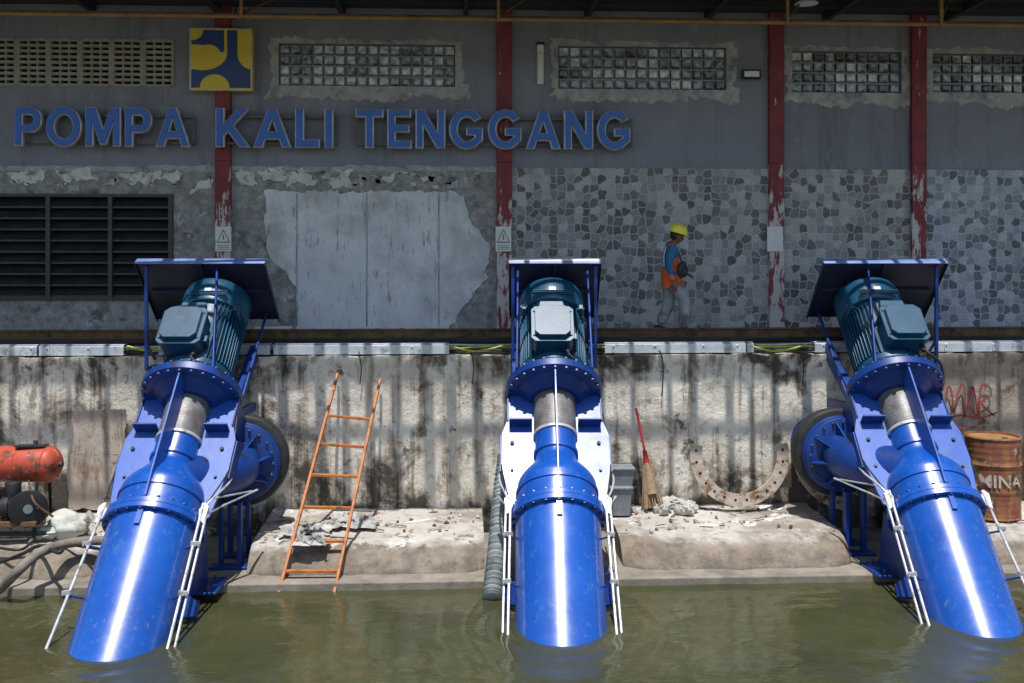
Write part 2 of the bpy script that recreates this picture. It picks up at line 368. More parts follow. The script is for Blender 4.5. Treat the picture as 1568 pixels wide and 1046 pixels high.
# ---------------- building
B=empty('pump_station_building'); YW=16.4; XL,XR=-15,17; ZP=2.93; ZR=8.2
zmid=P(500,256,YW).z
def wall_open(mb,x0,x1,z0,z1,ops,k,y0=YW,y1=YW+.3):
    ops=sorted(ops); cx=x0
    for a,b,c,d in ops:
        mb.box(cx,a,y0,y1,z0,z1,k); mb.box(a,b,y0,y1,z0,c,k); mb.box(a,b,y0,y1,d,z1,k); cx=b
    mb.box(cx,x1,y0,y1,z0,z1,k)
wins=[rect(427,68,697,132,YW),rect(855,72,1112,137,YW),rect(1213,79,1380,142,YW),rect(1428,83,1600,142,YW)]
vent=rect(-120,61,267,130,YW)
ub=MB('upper_wall',B); wall_open(ub,XL,XR,zmid,ZR,wins+[vent],'paintwall'); ub.done()
bk=MB('dark_rooms_behind',B); bk.box(XL,XR,YW+.32,YW+.4,ZP-.3,ZR,'interior'); bk.done()
lou=rect(-60,297,266,460,YW)
xt=P(784,400,YW).x
lw=MB('lower_plaster_wall',B); wall_open(lw,XL,xt,ZP-.2,zmid,[lou],'rough',YW-.012,YW+.29); lw.done()
x2=P(1404,400,YW).x
tw=MB('mosaic_tile_wall',B); tw.box(xt,x2,YW-.03,YW+.29,ZP-.2,zmid,'tile'); tw.box(x2,XR,YW-.03,YW+.29,ZP-.2,zmid,'tileblue'); tw.done()
lo=MB('ventilation_louvre',B)
a,b,c,d=lou
lo.box(a,b,YW+.2,YW+.24,c,d,'interior')
for xx in [P(p,380,YW).x for p in (-20,75,170)]+[b-.04]: lo.box(xx-.035,xx+.035,YW-.05,YW+.1,c,d,'louvre')
lo.box(a,b,YW-.045,YW+.1,d-.05,d,'louvre'); lo.box(a,b,YW-.045,YW+.1,c,c+.05,'louvre')
nn=9
for i in range(nn):
    z=c+.05+(d-c-.1)*(i+.5)/nn
    lo.add([(a,YW-.02,z-.09),(b,YW-.02,z-.09),(b,YW-.02,z-.06),(b,YW+.13,z+.07),(a,YW+.13,z+.07),(a,YW-.02,z-.06)],[(0,1,2,5),(5,2,3,4)],'louvre')
lo.done()
ve=MB('breeze_block_vent',B); a,b,c,d=vent
ve.box(a,b,YW+.18,YW+.22,c,d,'interior')
n=8; W=(b-a)/n
for i in range(n):
    x0=a+i*W
    ve.box(x0,x0+.045,YW-.02,YW+.12,c,d,'vent')
    ve.box(x0+W-.045,x0+W-.002,YW-.02,YW+.12,c,d,'vent')
    for j in range(9):
        z=c+(d-c)*j/8
        ve.box(x0+.045,x0+W-.045,YW-.012 if j%4 else YW-.018,YW+.1,z-.022,z+.022,'vent')
    for f_ in (.36,.64): ve.box(x0+W*f_-.013,x0+W*f_+.013,YW-.008,YW+.1,c,d,'vent')
ve.done()
gw=MB('glass_block_windows',B)
for wi,(a,b,c,d) in enumerate(wins):
    gw.box(a,b,YW+.1,YW+.2,c,d,'mortar')
    n=round((b-a)/.185); W=(b-a)/n; H=(d-c)/4
    for i in range(n):
        for j in range(4):
            x0=a+i*W+.010;z0=c+j*H+.010;x1=x0+W-.020;z1=z0+H-.020
            f=[.85,.6,.45,.4][wi]
            q=.5+1.0*mnoise.noise(Vector((i*.33+wi*7,j*.5,0)))+random.uniform(-.12,.12)
            k='gb2' if q<f*.6 else ('gb1' if q<f+.2 else 'gb0')  # paler blocks carry the painted sky reflection
            vs=[(x0,YW+.1,z0),(x1,YW+.1,z0),(x1,YW+.1,z1),(x0,YW+.1,z1),
                (x0+.012,YW+.055,z0+.012),(x1-.012,YW+.055,z0+.012),(x1-.012,YW+.055,z1-.012),(x0+.012,YW+.055,z1-.012),
                (x0+.04,YW+.07,z0+.04),(x1-.04,YW+.07,z0+.04),(x1-.04,YW+.07,z1-.04),(x0+.04,YW+.07,z1-.04)]
            gw.add(vs,[(0,1,5,4),(1,2,6,5),(2,3,7,6),(3,0,4,7)],'gb0')
            gw.add(vs,[(4,5,9,8),(5,6,10,9),(6,7,11,10),(7,4,8,11),(8,9,10,11)],k)
gw.done(sharp=20)
pr=MB('window_surround_plaster',B)
for wi,(a,b,c,d) in enumerate(wins):
    N=260
    def pt(t,e):
        x0,x1,z0,z1=a-e,b+e,c-e,d+e*.7
        L=[(x1-x0),(z1-z0),(x1-x0),(z1-z0)]; s_=t*sum(L)
        if s_<L[0]: return Vector((x0+s_,0,z0))
        s_-=L[0]
        if s_<L[1]: return Vector((x1,0,z0+s_))
        s_-=L[1]
        if s_<L[2]: return Vector((x1-s_,0,z1))
        s_-=L[2]; return Vector((x0,0,z1-s_))
    vi=[];vo=[]
    for i in range(N):
        t=i/N; pi=pt(t,0.001)
        q=Vector((pi.x*1.7,wi*5,pi.z*1.7))
        e=.12+.10*mnoise.noise(q*1.3)+.08*mnoise.noise(q*5)+.04*mnoise.noise(q*14)
        if pi.z<c+.05: e+=.08
        po=pt(t,max(e,.03)); vi.append((pi.x,YW-.016,pi.z)); vo.append((po.x,YW-.006,po.z))
    pr.add(vi+vo,[(i,(i+1)%N,(i+1)%N+N,i+N) for i in range(N)],'patch')
pr.done(recalc=True)
sm=MB('smooth_cement_patch',B)
poly=[(405,293),(690,294),(712,300),(722,345),(752,375),(742,430),(716,462),(690,505),(452,505),(456,440),(408,385)]
sm.prism(jag([P(x,y,YW-.035) for x,y in poly],.05,.06),(0,.02,0),'smooth')
for x in (455,562,672):
    q=P(x,400,YW); sm.box(q.x-.012,q.x+.012,YW-.042,YW-.036,P(x,500,YW).z,P(x,296,YW).z,'patch')
rr=random.Random(5)
for pl in ([(395,262),(470,260),(480,272),(440,285),(400,276)],[(497,262),(540,262),(538,292),(505,290)],[(85,262),(130,260),(150,275),(100,275)],
           [(5,265),(70,262),(65,275),(20,278)],[(570,268),(620,262),(640,272),(600,276)],[(180,262),(280,264),(270,279),(210,280)],[(288,296),(324,268),(328,290)],[(362,262),(385,262),(392,285),(362,280)]):
    sm.prism(jag([P(x,y,YW-.03) for x,y in pl],.03,.10,pl[0][0]),(0,.01,0),'cream')
for _ in range(46):
    x=rr.choice((rr.uniform(5,325),rr.uniform(360,755))); y=rr.gauss(276,6); s_=rr.uniform(3,11)
    sm.prism(jag([P(x-s_,y-s_*.4,YW-.024),P(x+s_,y-s_*.5,YW-.024),P(x+s_*.8,y+s_*.5,YW-.024),P(x-s_*.7,y+s_*.4,YW-.024)],.03,.05,x),(0,.006,0),rr.choice(('cream','patch')))
for (x0,x1) in ((352,762),(0,330)):
    sm.prism(jag([P(x0,254,YW-.02),P(x1,254,YW-.02),P(x1,262,YW-.02),P(x0,262,YW-.02)],.06,.035,3),(0,.006,0),'patch')
sm.done()
co=MB('red_columns',B)
zz=P(500,248,YW).z
for px in (343,772,1187,1404):
    x=P(px,300,YW).x
    co.box(x-.125,x+.125,YW-.10,YW+.05,zz,ZR,'redcol'); co.box(x-.125,x+.125,YW-.10,YW+.05,ZP,zz,'redlow')
co.box(XR-1,XR-.75,YW-.1,YW,ZP,ZR,'redcol'); co.done(bevel=.008)
rf=MB('roof_overhang_and_shadow_lattice',B)
rf.box(XL,XR,13.06,17.2,ZR,ZR+.12,'roofs'); rf.box(XL,XR,17.1,17.4,-1,ZR,'interior')
for x in range(-14,17,2): rf.box(x,x+.08,13.15,YW,ZR-.14,ZR,'roofs')
for y in (13.5,15.6): rf.box(XL,XR,y,y+.08,ZR-.10,ZR-.002,'roofs')
x=XL; random.seed(3)  # unseen lattice past the roof edge, added to cast stripes on the wall
while x<XR:
    rf.box(x,x+random.choice((.08,.12,.16)),12.18,13.06,ZR+.02,ZR+.08,'roofs'); x+=random.choice((.34,.38,.46,.54))
for y in (12.18,12.55,12.80): rf.box(XL,XR,y,y+.07,ZR-.03,ZR+.02,'roofs')  # unseen cross bars, added for the horizontal shadow bands
rf.done()
cb=MB('overhead_conduit',B)
zc=P(784,30,14.6).z
cb.cyl((XL,14.6,zc),(XR,14.6,zc),.028,'rustlite',10)
cb.cyl((XL,14.66,zc+.055),(XR,14.66,zc+.055),.014,'rust',8)
for px in (-60,370,763,1205,1440): 
    x=P(px,10,14.6).x; cb.box(x-.02,x+.02,14.55,14.6,zc-.04,ZR,'rustlite')
    cb.obox((x,14.6,zc+.05),(x+.5,15.4,ZR-.05),.03,.03,'rust')
q=P(330,5,15.5); cb.tube([(q.x-.3,15.5,q.z+.3),(q.x,15.5,q.z-.05),(q.x+.25,15.6,q.z-.2),(q.x+.28,15.7,q.z+.3)],.015,'black',6)
cb.done()
# ---------------- lettering
def A_(cx,cz,rx,rz,a0,a1,n=20): return [(cx+rx*math.cos(math.radians(a0+(a1-a0)*i/n)),cz+rz*math.sin(math.radians(a0+(a1-a0)*i/n))) for i in range(n+1)]
GL={'P':(.76,[[(0,0),(0,1),(.44,1)]+A_(.44,.685,.32,.315,90,-90)+[(.18,.37),(.18,0)],[(.18,.53),(.42,.53)]+A_(.42,.685,.15,.155,-90,90)+[(.18,.84)]]),
'O':(1.0,[A_(.5,.5,.5,.52,0,353,40),A_(.5,.5,.31,.35,0,353,40)]),
'M':(1.0,[[(0,0),(0,1),(.26,1),(.5,.36),(.74,1),(1,1),(1,0),(.83,0),(.83,.70),(.57,.05),(.43,.05),(.17,.70),(.17,0)]]),
'A':(.96,[[(0,0),(.38,1),(.58,1),(.96,0),(.77,0),(.695,.22),(.265,.22),(.19,0)],[(.325,.37),(.635,.37),(.48,.80)]]),
'K':(.86,[[(0,0),(0,1),(.18,1),(.18,.55),(.60,1),(.84,1),(.43,.56),(.86,0),(.64,0),(.31,.43),(.18,.29),(.18,0)]]),
'L':(.62,[[(0,0),(0,1),(.18,1),(.18,.16),(.62,.16),(.62,0)]]),
'I':(.18,[[(0,0),(0,1),(.18,1),(.18,0)]]),
'T':(.76,[[(.29,0),(.29,.84),(0,.84),(0,1),(.76,1),(.76,.84),(.47,.84),(.47,0)]]),
'E':(.66,[[(0,0),(0,1),(.64,1),(.64,.85),(.18,.85),(.18,.58),(.59,.58),(.59,.43),(.18,.43),(.18,.15),(.66,.15),(.66,0)]]),
'N':(.82,[[(0,0),(0,1),(.20,1),(.65,.30),(.65,1),(.82,1),(.82,0),(.62,0),(.17,.70),(.17,0)]]),
'G':(.98,[A_(.5,.5,.5,.52,38,318,34)+[(.95,.20),(.95,.51),(.52,.51),(.52,.36),(.77,.36),(.77,.26)]+A_(.5,.5,.31,.36,312,42,26)])}
def word(w_,x0,x1,z0,z1,y,ext,bev,mat,name,parent):
    cu=bpy.data.curves.new('w','CURVE'); cu.dimensions='2D'; cu.fill_mode='BOTH'; cu.extrude=ext; cu.bevel_depth=bev; cu.bevel_resolution=1
    gap=.19; tot=sum(GL[c][0] for c in w_)+gap*(len(w_)-1); sx=(x1-x0)/tot; sz=z1-z0; X=0
    for c in w_:
        for lp_ in GL[c][1]:
            s_=cu.splines.new('POLY'); s_.points.add(len(lp_)-1)
            for i,(a,b) in enumerate(lp_): s_.points[i].co=((X+a)*sx,b*sz,0,1)
            s_.use_cyclic_u=True
        X+=GL[c][0]+gap
    me=curve_to_mesh(cu)
    for v in me.vertices: a,b,c_=v.co; v.co=(x0+a,y-c_,z0+b)
    me.materials.clear(); me.materials.append(mat); me.polygons.foreach_set('use_smooth',[False]*len(me.polygons))
    o=bpy.data.objects.new(name,me); S.collection.objects.link(o); o.parent=parent
SG=empty('building_name_sign')
z1=P(500,169,16.2).z; z0=P(500,225,16.2).z
rl=MB('mounting_rails',SG)
for wd,pa,pb in (('POMPA',24,292),('KALI',331,511),('TENGGANG',545,966)):
    x0=P(pa,200,16.2).x; x1=P(pb,200,16.2).x
    word(wd,x0+.02,x1-.02,z0,z1,16.20,.03,.026,M['lrim'],'letters_rim_'+wd.lower(),SG)
    word(wd,x0+.02,x1-.02,z0,z1,16.128,.012,.0,M['lblue'],'letters_face_'+wd.lower(),SG)
    x0-=.02;x1+=.03
    for z in (z0+.06,z1-.1): rl.box(x0,x1,16.29,16.32,z-.018,z+.018,'lrail')
    for x in (x0,x1): rl.box(x-.014,x+.014,16.288,16.322,z0+.06,z1-.1,'lrail')
    k=int((x1-x0)/.5)
    for i in range(k+1): 
        xx=x0+(x1-x0)*i/k; rl.box(xx-.01,xx+.01,16.318,16.4,z0+.05,z0+.07,'lrail')
rl.done()
LG=empty('ministry_logo_sign')
a,b,c,d=rect(291,44,387,139,16.2); s=b-a
lg=MB('logo_panel',LG); lg.box(a,b,16.17,16.34,c,d,'yellow')
lg.box(a,b,16.163,16.17,c,c+.018,'lrim'); lg.box(a,b,16.163,16.17,d-.018,d,'lrim'); lg.box(a,a+.018,16.164,16.17,c+.018,d-.018,'lrim'); lg.box(b-.018,b,16.164,16.17,c+.018,d-.018,'lrim')
lg.box(a+.2,b-.2,16.34,16.4,c+.2,d-.2,'lrail')
def lp(pts): lg.prism([(a+x*s,16.162,c+z*s) for x,z in pts],(0,.0075,0),'sblue')
lp([(.22,.97),(.55,.97),(.55,.62)]+A_(.30,.56,.20,.18,20,110,10)+[(.03,.74),(.03,.80)]+A_(.03,.97,.19,.17,-90,0,6))
lp([(.60,.97),(.76,.97),(.76,.58)]+A_(1.0,.60,.24,.26,185,262,8)+[(.97,.30),(.97,.04),(.66,.04)]+A_(.40,.04,.24,.22,0,180,14)+[(.03,.04),(.03,.30)]+A_(.20,.60,.40,.28,-112,0,12))
lg.done()
wl=MB('wall_tube_lamp'); a,b,c,d=rect(822,70,832,130,YW)
wl.box(a,b,YW-.09,YW,c,d,'white'); wl.box(a-.01,b+.01,YW-.1,YW,d,d+.04,'black'); wl.box(a+.02,b-.02,YW-.12,YW-.09,c+.02,c+.5,'white'); wl.done(bevel=.01)
fl=MB('floodlight'); a,b,c,d=rect(1133,109,1161,123,YW)
fl.box(a,b,YW-.16,YW-.08,c,d,'black'); fl.box(a+.03,b-.03,YW-.168,YW-.16,c+.03,d-.03,'white'); fl.box((a+b)/2-.03,(a+b)/2+.03,YW-.08,YW,c+.02,c+.06,'black'); fl.done(bevel=.006)
dl=MB('ceiling_lamp'); q=P(1235,6,15.2); dl.lathe([(.03,.25),(.04,.1),(.17,.02),(.18,0),(.15,0)],'white',24,(q.x,q.y,q.z)); dl.done()
for i,px in enumerate((342,771,1187)):
    ws=MB('warning_sign'); a,b,c,d=rect(px-12,347,px+12,385,16.27)
    ws.box(a,b,16.27,16.295,c,d,'white')
    if i<2:
        cx=(a+b)/2; zt=d-.05; zb=c+.15; r=.10
        for p0,p1 in (((cx-r,zb),(cx+r,zb)),((cx+r,zb),(cx,zt)),((cx,zt),(cx-r,zb))):
            ws.obox((p0[0],16.267,p0[1]),(p1[0],16.267,p1[1]),.006,.012,'black',(0,0,1) if abs(p0[1]-p1[1])<.01 else (0,1,0))
        ws.box(cx-.006,cx+.006,16.264,16.27,zb+.04,zt-.08,'black')
        for j in range(3): ws.box(a+.03,b-.03,16.266,16.27,c+.03+j*.03,c+.04+j*.03,'grey')
    ws.done()
# ---------------- platform, curb, retaining wall
pf=MB('platform'); pf.box(XL,XR,14.97,17.1,2.0,ZP,'floor'); pf.box(XL,XR,14.66,14.97,1.5,2.67,'floor'); pf.done()
rb=MB('steel_edge_beam'); zt=3.035
rb.box(XL,XR,14.93,14.98,2.93,zt,'rust'); rb.box(XL,XR,14.88,15.03,zt,zt+.012,'rust'); rb.box(XL,XR,14.88,15.03,2.918,2.93,'rust')
rb.cyl((XL,14.86,2.86),(XR,14.86,2.86),.03,'black',8); rb.done()
YR=14.6
rw=MB('retaining_wall'); nx=330;nz=40
vs=[];fs=[]
for j in range(nz+1):
    z=-1.2+(2.68+1.2)*j/nz
    for i in range(nx+1):
        x=XL+(XR-XL)*i/nx
        q=Vector((x,0,z)); dy=.025*mnoise.noise(q*1.3)+.014*mnoise.noise(q*5)+.006*mnoise.noise(q*13)
        dz=0
        if j==nz: dz=.03*mnoise.noise(q*3)+.012*mnoise.noise(q*11)
        if j>=nz-1: dy-=.03
        vs.append((x,YR+dy,z+dz))
for j in range(nz):
    for i in range(nx):
        o=j*(nx+1)+i; fs.append((o,o+1,o+nx+2,o+nx+1))
o0=len(vs)
for i in range(nx+1):
    x=XL+(XR-XL)*i/nx; vs.append((x,14.98,2.675))
for i in range(nx): fs.append((nz*(nx+1)+i,nz*(nx+1)+i+1,o0+i+1,o0+i))
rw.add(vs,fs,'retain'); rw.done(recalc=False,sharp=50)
bd=MB('weathered_boards')
for (x0,y0,x1,y1) in ((112,628,192,697),(104,697,188,780)):
    a,b,c,d=rect(x0,y0,x1,y1,14.5); bd.prism(jag([(a,14.50,c),(b,14.50,c),(b,14.50,d),(a,14.50,d)],.1,.03),(0,.03,0),'board')
bd.done()
def apron(x0,x1,seed,name='concrete_apron'):
    mb=MB(name); prof=[(14.62,.46),(14.2,.44),(13.8,.43),(13.4,.415),(13.1,.40),(12.95,.37),(12.84,.31),(12.74,.21),(12.66,.10),(12.60,.0),(12.55,-.12),(12.5,-.5)]
    pp=[]
    for i in range(len(prof)-1):
        for j in range(4):
            t=j/4; pp.append((prof[i][0]*(1-t)+prof[i+1][0]*t,prof[i][1]*(1-t)+prof[i+1][1]*t))
    pp.append(prof[-1]); n=int((x1-x0)/.06); vs=[];fs=[]
    for i in range(n+1):
        x=x0+(x1-x0)*i/n
        ee=min(i,n-i)*.06
        for (y,z) in pp:
            q=Vector((x,y,seed)); h=.022*mnoise.noise(q*1.2)+.014*mnoise.noise(q*5)+.008*mnoise.noise(q*14)
            e=.07*mnoise.noise(Vector((x*1.5,seed,0)))+.04*mnoise.noise(Vector((x*6,seed,0)))+.03*mnoise.noise(q*4) if y<13.3 else 0
            if ee<.25 and y<13.2: e+=(.25-ee)*.6
            vs.append((x,y+e,z+h))
    m=len(pp)
    for i in range(n):
        for j in range(m-1): fs.append((i*m+j,(i+1)*m+j,(i+1)*m+j+1,i*m+j+1))
    for i in (0,n):
        k=len(vs); vs.append((vs[i*m][0],14.62,-.5)); fs.append(tuple([i*m+j for j in range(m)]+[k]))
    mb.add(vs,fs,'slab'); return mb.done(sharp=60)
def xs(px,y=12.8): return P(px,850,y).x
apron(XL,xs(150),1); apron(xs(378),xs(742),2); apron(xs(955),xs(1306),3); apron(xs(1440),XR,4)
pd=MB('pump_footing'); pd.box(XL,XR,12.36,14.55,-.8,.10,'footing'); pd.done(bevel=.02)
# ---------------- cable tray
ct=MB('cable_tray')
def seg(p0,p1):
    x0=P(p0,530,14.7).x; x1=P(p1,530,14.7).x; z=2.70
    for (ya,yb,za,zb) in ((14.62,14.63,z,z+.13),(14.84,14.85,z,z+.13),(14.63,14.84,z,z+.01),(14.62,14.66,z+.13,z+.14)):
        ct.box(x0,x1,ya,yb,za,zb,'galv')
    ct.box(x0,x1,14.67,14.83,z+.145,z+.155,'galv')
    x=x0+.1
    while x<x1:
        ct.box(x,x+.05,14.605,14.618,z+.01,z+.12,'galv'); ct.cyl((x+.025,14.598,z+.09),(x+.025,14.606,z+.09),.012,'bolt',8); x+=random.uniform(.5,.8)
for p in ((-150,60),(63,192),(245,415),(420,688),(925,1140),(1142,1152),(1245,1430),(1432,1700)): seg(*p)
ct.done(bevel=.003)
hb=MB('cable_bundle')
for k,(c,r,z) in enumerate((('yhose',.012,2.78),('black',.02,2.73),('galv',.014,2.82),('yhose',.010,2.71),('black',.012,2.90))):
    pts=[]
    for i in range(70):
        x=XL+(XR-XL)*i/69; q=Vector((x*.7,k*9,0)); pts.append((x,14.72+.05*mnoise.noise(q)+.015*k,z+.03*mnoise.noise(q*2)))
    hb.tube(pts,r,c,6)
for px in (690,1150,195):
    p=[P(px,530,14.56),P(px+40,538,14.5),P(px+85,528,14.6)]; 
    for v in p: v.z=max(v.z,2.72)
    hb.tube(p,.014,'yhose',6)
for px in (248,548,720,1010,1225):
    q=P(px,545,14.55); pts=[(q.x,14.7,2.75),(q.x+.02,14.56,2.70),(q.x+.05,14.53,2.5),(q.x+.03,14.54,2.5-random.uniform(.1,.5))]; hb.tube(pts,.009,'black',6)
hb.done()
wt=MB('loose_planks')
a=P(395,502,15.3); wt.obox((a.x,15.15,3.06),(a.x+.55,15.05,3.07),.12,.03,'white')
a=P(1460,500,15.3); wt.obox((a.x,15.2,3.0),(a.x+.5,15.2,3.0),.1,.06,'galv'); wt.done()
# ---------------- pumps
H=(FW+RT*.007).normalized(); SX=Vector((H.y,-H.x,0)); AX=H*math.cos(TH)+Vector((0,0,math.sin(TH))); NY=H*math.sin(TH)-Vector((0,0,math.cos(TH)))
def pump(O,ca,cb_,side):
    T=Matrix(((SX.x,NY.x,AX.x,O.x),(SX.y,NY.y,AX.y,O.y),(SX.z,NY.z,AX.z,O.z),(0,0,0,1)))
    R_=empty('inclined_water_pump')
    b=MB('pump_casing',R_); b.T=T
    b.lathe([(.515,-1.6),(.515,1.24)],'pump',72)
    b.lathe([(.575,1.245),(.585,1.25),(.585,1.31),(.575,1.315)],'pump',72); b.lathe([(.57,1.32),(.575,1.325),(.575,1.375),(.565,1.38)],'pump',72)
    dome=[(.49,1.38),(.495,1.48),(.495,1.70)]
    for i in range(1,11):
        f=i/10; dome.append((.495-.235*(.5-.5*math.cos(math.pi*f*.92))/.985,1.70+.42*f))
    dome+=[(.262,2.2),(.262,3.2)]
    b.lathe(dome,'pump',64)
    b.lathe([(.505,1.60),(.512,1.605),(.512,1.64),(.505,1.645)],'pump',64)
    b.lathe([(.275,2.18),(.285,2.19),(.285,2.23),(.275,2.24)],'pump',48)
    b.lathe([(.273,2.50),(.277,2.51),(.277,3.10),(.273,3.11)],'guard',48)
    b.lathe([(.283,2.47),(.286,2.475),(.286,2.505),(.283,2.51)],'steelw',48)
    b.lathe([(.60,3.16),(.64,3.18),(.645,3.22),(.645,3.275),(.63,3.285)],'pump_shaded',72)
    b.lathe([(.34,3.04),(.48,3.16)],'pump_shaded',48)
    b.lathe([(.535,3.285),(.54,3.29),(.54,3.36),(.44,3.42)],'pump_shaded',48)
    for n,r,z,hh in ((22,.55,1.235,.16),(26,.605,3.14,.17)):
        for i in range(n):
            a=2*math.pi*(i+.5)/n; x,y=r*math.cos(a),r*math.sin(a); b.cyl((x,y,z),(x,y,z+hh),.018,'bolt',6)
            b.cyl((x,y,z+hh-.012),(x,y,z+hh+.006),.026,'pump_shaded',6)
            b.cyl((x,y,z-.002),(x,y,z+.016),.026,'pump_shaded',6)
    b.box(-.03,.03,-.545,-.50,1.05,1.24,'pump'); b.box(-.012,.012,-.54,-.50,1.38,1.62,'pump')
    b.done(bevel=0)
    f=MB('pump_frame',R_); f.T=T
    for sgn in (-1,1):
        pl=[(.25,3.16),(.62,3.16),(.635,2.75),(.70,2.55),(.70,2.0),(.60,1.45),(.50,1.39),(.46,1.70),(.36,1.95),(.25,2.12)]
        f.prism([(sgn*x,.03,z) for x,z in pl],(0,.03,0),'plate')
        f.prism([(sgn*.70,.06,2.55),(sgn*.70,.06,2.0),(sgn*.70,.30,2.1),(sgn*.70,.36,2.7)],(sgn*.02,0,0),'pump_shaded')
        f.prism([(sgn*.61,.0,3.16),(sgn*.61,.0,2.75),(sgn*.61,.5,2.75),(sgn*.61,.5,3.16)],(sgn*.02,0,0),'pump_shaded')
        f.box(min(sgn*.30,sgn*.60),max(sgn*.30,sgn*.60),-.14,.03,2.66,2.685,'pump_shaded')
        f.cyl((sgn*.56,.025,2.40),(sgn*.56,.0,2.40),.025,'black',10); f.cyl((sgn*.56,.025,2.0),(sgn*.56,.0,2.0),.02,'bolt',8)
        f.prism([(sgn*.56,-.2,1.30),(sgn*.63,-.2,1.24),(sgn*.65,-.2,1.46),(sgn*.59,-.2,1.52),(sgn*.54,-.2,1.42)],(0,.05,0),'steelw')
    f.prism([(-.012,-.1,3.16),(-.012,-.60,3.16),(-.012,-.60,3.0),(-.012,-.56,1.72),(-.012,-.53,1.39),(-.012,-.45,1.39),(-.012,-.24,2.1)],(.024,0,0),'plate')
    f.done(bevel=.004)
    m=MB('electric_motor',R_); m.T=T
    m.lathe([(.44,3.42),(.46,3.44),(.46,3.52),(.40,3.54),(.40,4.48),(.46,4.50),(.47,4.53),(.47,4.84),(.45,4.90),(.38,4.94)],'motor',56)
    for i in range(52):
        a=2*math.pi*i/52
        if abs(math.degrees(a)-270)<26: continue
        c_,s_=math.cos(a),math.sin(a); m.obox((c_*.425,s_*.425,3.55),(c_*.425,s_*.425,4.47),.012,.07,'motor',(c_,s_,0))
    m.lathe([(.30,4.94),(.30,4.955)],'black',32)
    for r in (.12,.18,.24,.30): 
        m.lathe([(r,4.955),(r+.012,4.965),(r+.024,4.955)],'motor',32,caps=False)
    def rbox(x0,x1,y0,y1,z0,z1,ch,k):
        pl=[(x0+ch,z0),(x1-ch,z0),(x1,z0+ch),(x1,z1-ch),(x1-ch,z1),(x0+ch,z1),(x0,z1-ch),(x0,z0+ch)]
        m.prism([(x,y0,z) for x,z in pl],(0,y1-y0,0),k)
    ox=-.13*side if side else -.02
    rbox(ox-.27,ox+.27,-.62,-.36,3.58,4.16,.05,'motor'); rbox(ox-.29,ox+.29,-.645,-.62,3.56,4.18,.06,'motor'); rbox(ox-.24,ox+.24,-.72,-.645,3.61,4.13,.07,'motor')
    m.prism([(ox-.20,-.36,4.16),(ox+.20,-.36,4.16),(ox+.16,-.36,4.42),(ox-.16,-.36,4.42)],(0,-.12,0),'motor')
    m.box(ox+.17,ox+.33,-.52,-.40,3.7,3.8,'motor'); m.cyl((ox+.2,-.5,3.58),(ox+.2,-.5,3.48),.035,'black',10)
    m.tube([(ox+.2,-.5,3.50),(ox+.22,-.57,3.38),(ox+.40,-.42,3.31),(ox+.62,.1,3.4)],.02,'black',8)
    for dx in (-.2,.2):
        for dz in (3.66,4.08): m.cyl((ox+dx*1.25,-.645,dz),(ox+dx*1.25,-.662,dz),.016,'bolt',6)
    m.box(-.05,.05,-.475,-.462,4.62,4.70,'steelw')
    for sg in (-1,1):
        m.lathe([(.045,0),(.06,.0),(.06,.02),(.045,.02)],'motor',14,(sg*.40,-.30,4.46),(0,1,0)); m.box(sg*.40-.03,sg*.40+.03,-.36,-.1,4.38,4.46,'motor')
    for k in range(3): m.box(-.28,.28,-.485,-.455,4.56+k*.03,4.575+k*.03,'motor')
    m.done(bevel=.006)
    c=MB('rain_canopy',R_); c.T=T
    L=5.06; 
    c.box(ca,cb_,-.60,.62,L,L+.012,'canopy')
    c.box(ca,cb_,-.612,-.60,L-.035,L+.012,'lip')
    c.add([(ca,-.60,L+.016),(cb_,-.60,L+.016),(cb_,-.57,L+.10),(ca,-.57,L+.10)],[(0,1,2,3)],'white' if side==0 else 'lip')
    c.box(ca,ca+.01,-.6,.62,L-.05,L,'canopy'); c.box(cb_-.01,cb_,-.6,.62,L-.05,L,'canopy')
    c.box(ca+.1,cb_-.1,-.05,-.01,L-.05,L-.002,'canopy'); c.box((ca+cb_)/2-.02,(ca+cb_)/2+.02,-.6,.6,L-.04,L-.001,'canopy')
    for sx in ((-.5,.5) if side==0 else (.1*side,)): c.cyl((sx+ (.25*side),-.42,3.28),(sx*1.0+ (ca+cb_)/2*.3,-.50,L),.018,'pump_shaded',8)
    for sx in (-.56,.56): c.cyl((sx,.3,3.28),(sx,.5,L),.022,'pump_shaded',8)
    c.T=Matrix.Identity(4)
    xa_= ca+.14 if side>=0 else cb_-.14
    def W(x,y,z): return T@Vector((x,y,z))
    cols=[xa_] if side else [ca+.06,cb_-.08]
    for xx in cols:
        p=W(xx,-.52,L-.0); q=Vector((p.x,p.y,2.55)); c.obox(p,q,.045,.045,'pump_shaded',(0,1,0)); c.obox(q,(q.x,14.62,2.55),.05,.05,'pump_shaded')
        c.obox((q.x,q.y,2.9),(q.x,14.62,2.62),.03,.03,'pump_shaded')
    c.done(bevel=.003)
    d=MB('discharge_and_stand',R_)
    ctr=W(0,.05,1.92); sd=side if side else 1
    if side:
        dc=Vector((ctr.x+sd*.62,ctr.y+1.15,ctr.z+.03)) 
        dirv=Vector((0.0,1,0))
        d.tube([ctr,ctr+Vector((sd*.35,.35,0)),dc-dirv*.45,dc-dirv*.1],.30,'pump_shaded',32)
        d.lathe([(.50,-.14),(.515,-.13),(.515,-.07),(.50,-.06)],'pump_shaded',48,dc,dirv)
        d.lathe([(.515,-.05),(.53,-.04),(.53,.02),(.515,.03)],'pump_shaded',48,dc,dirv)
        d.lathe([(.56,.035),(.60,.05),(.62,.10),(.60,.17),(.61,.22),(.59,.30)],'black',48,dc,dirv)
        d.lathe([(.40,.3),(.40,14.62-dc.y)],'pump_shaded',40,dc,dirv)
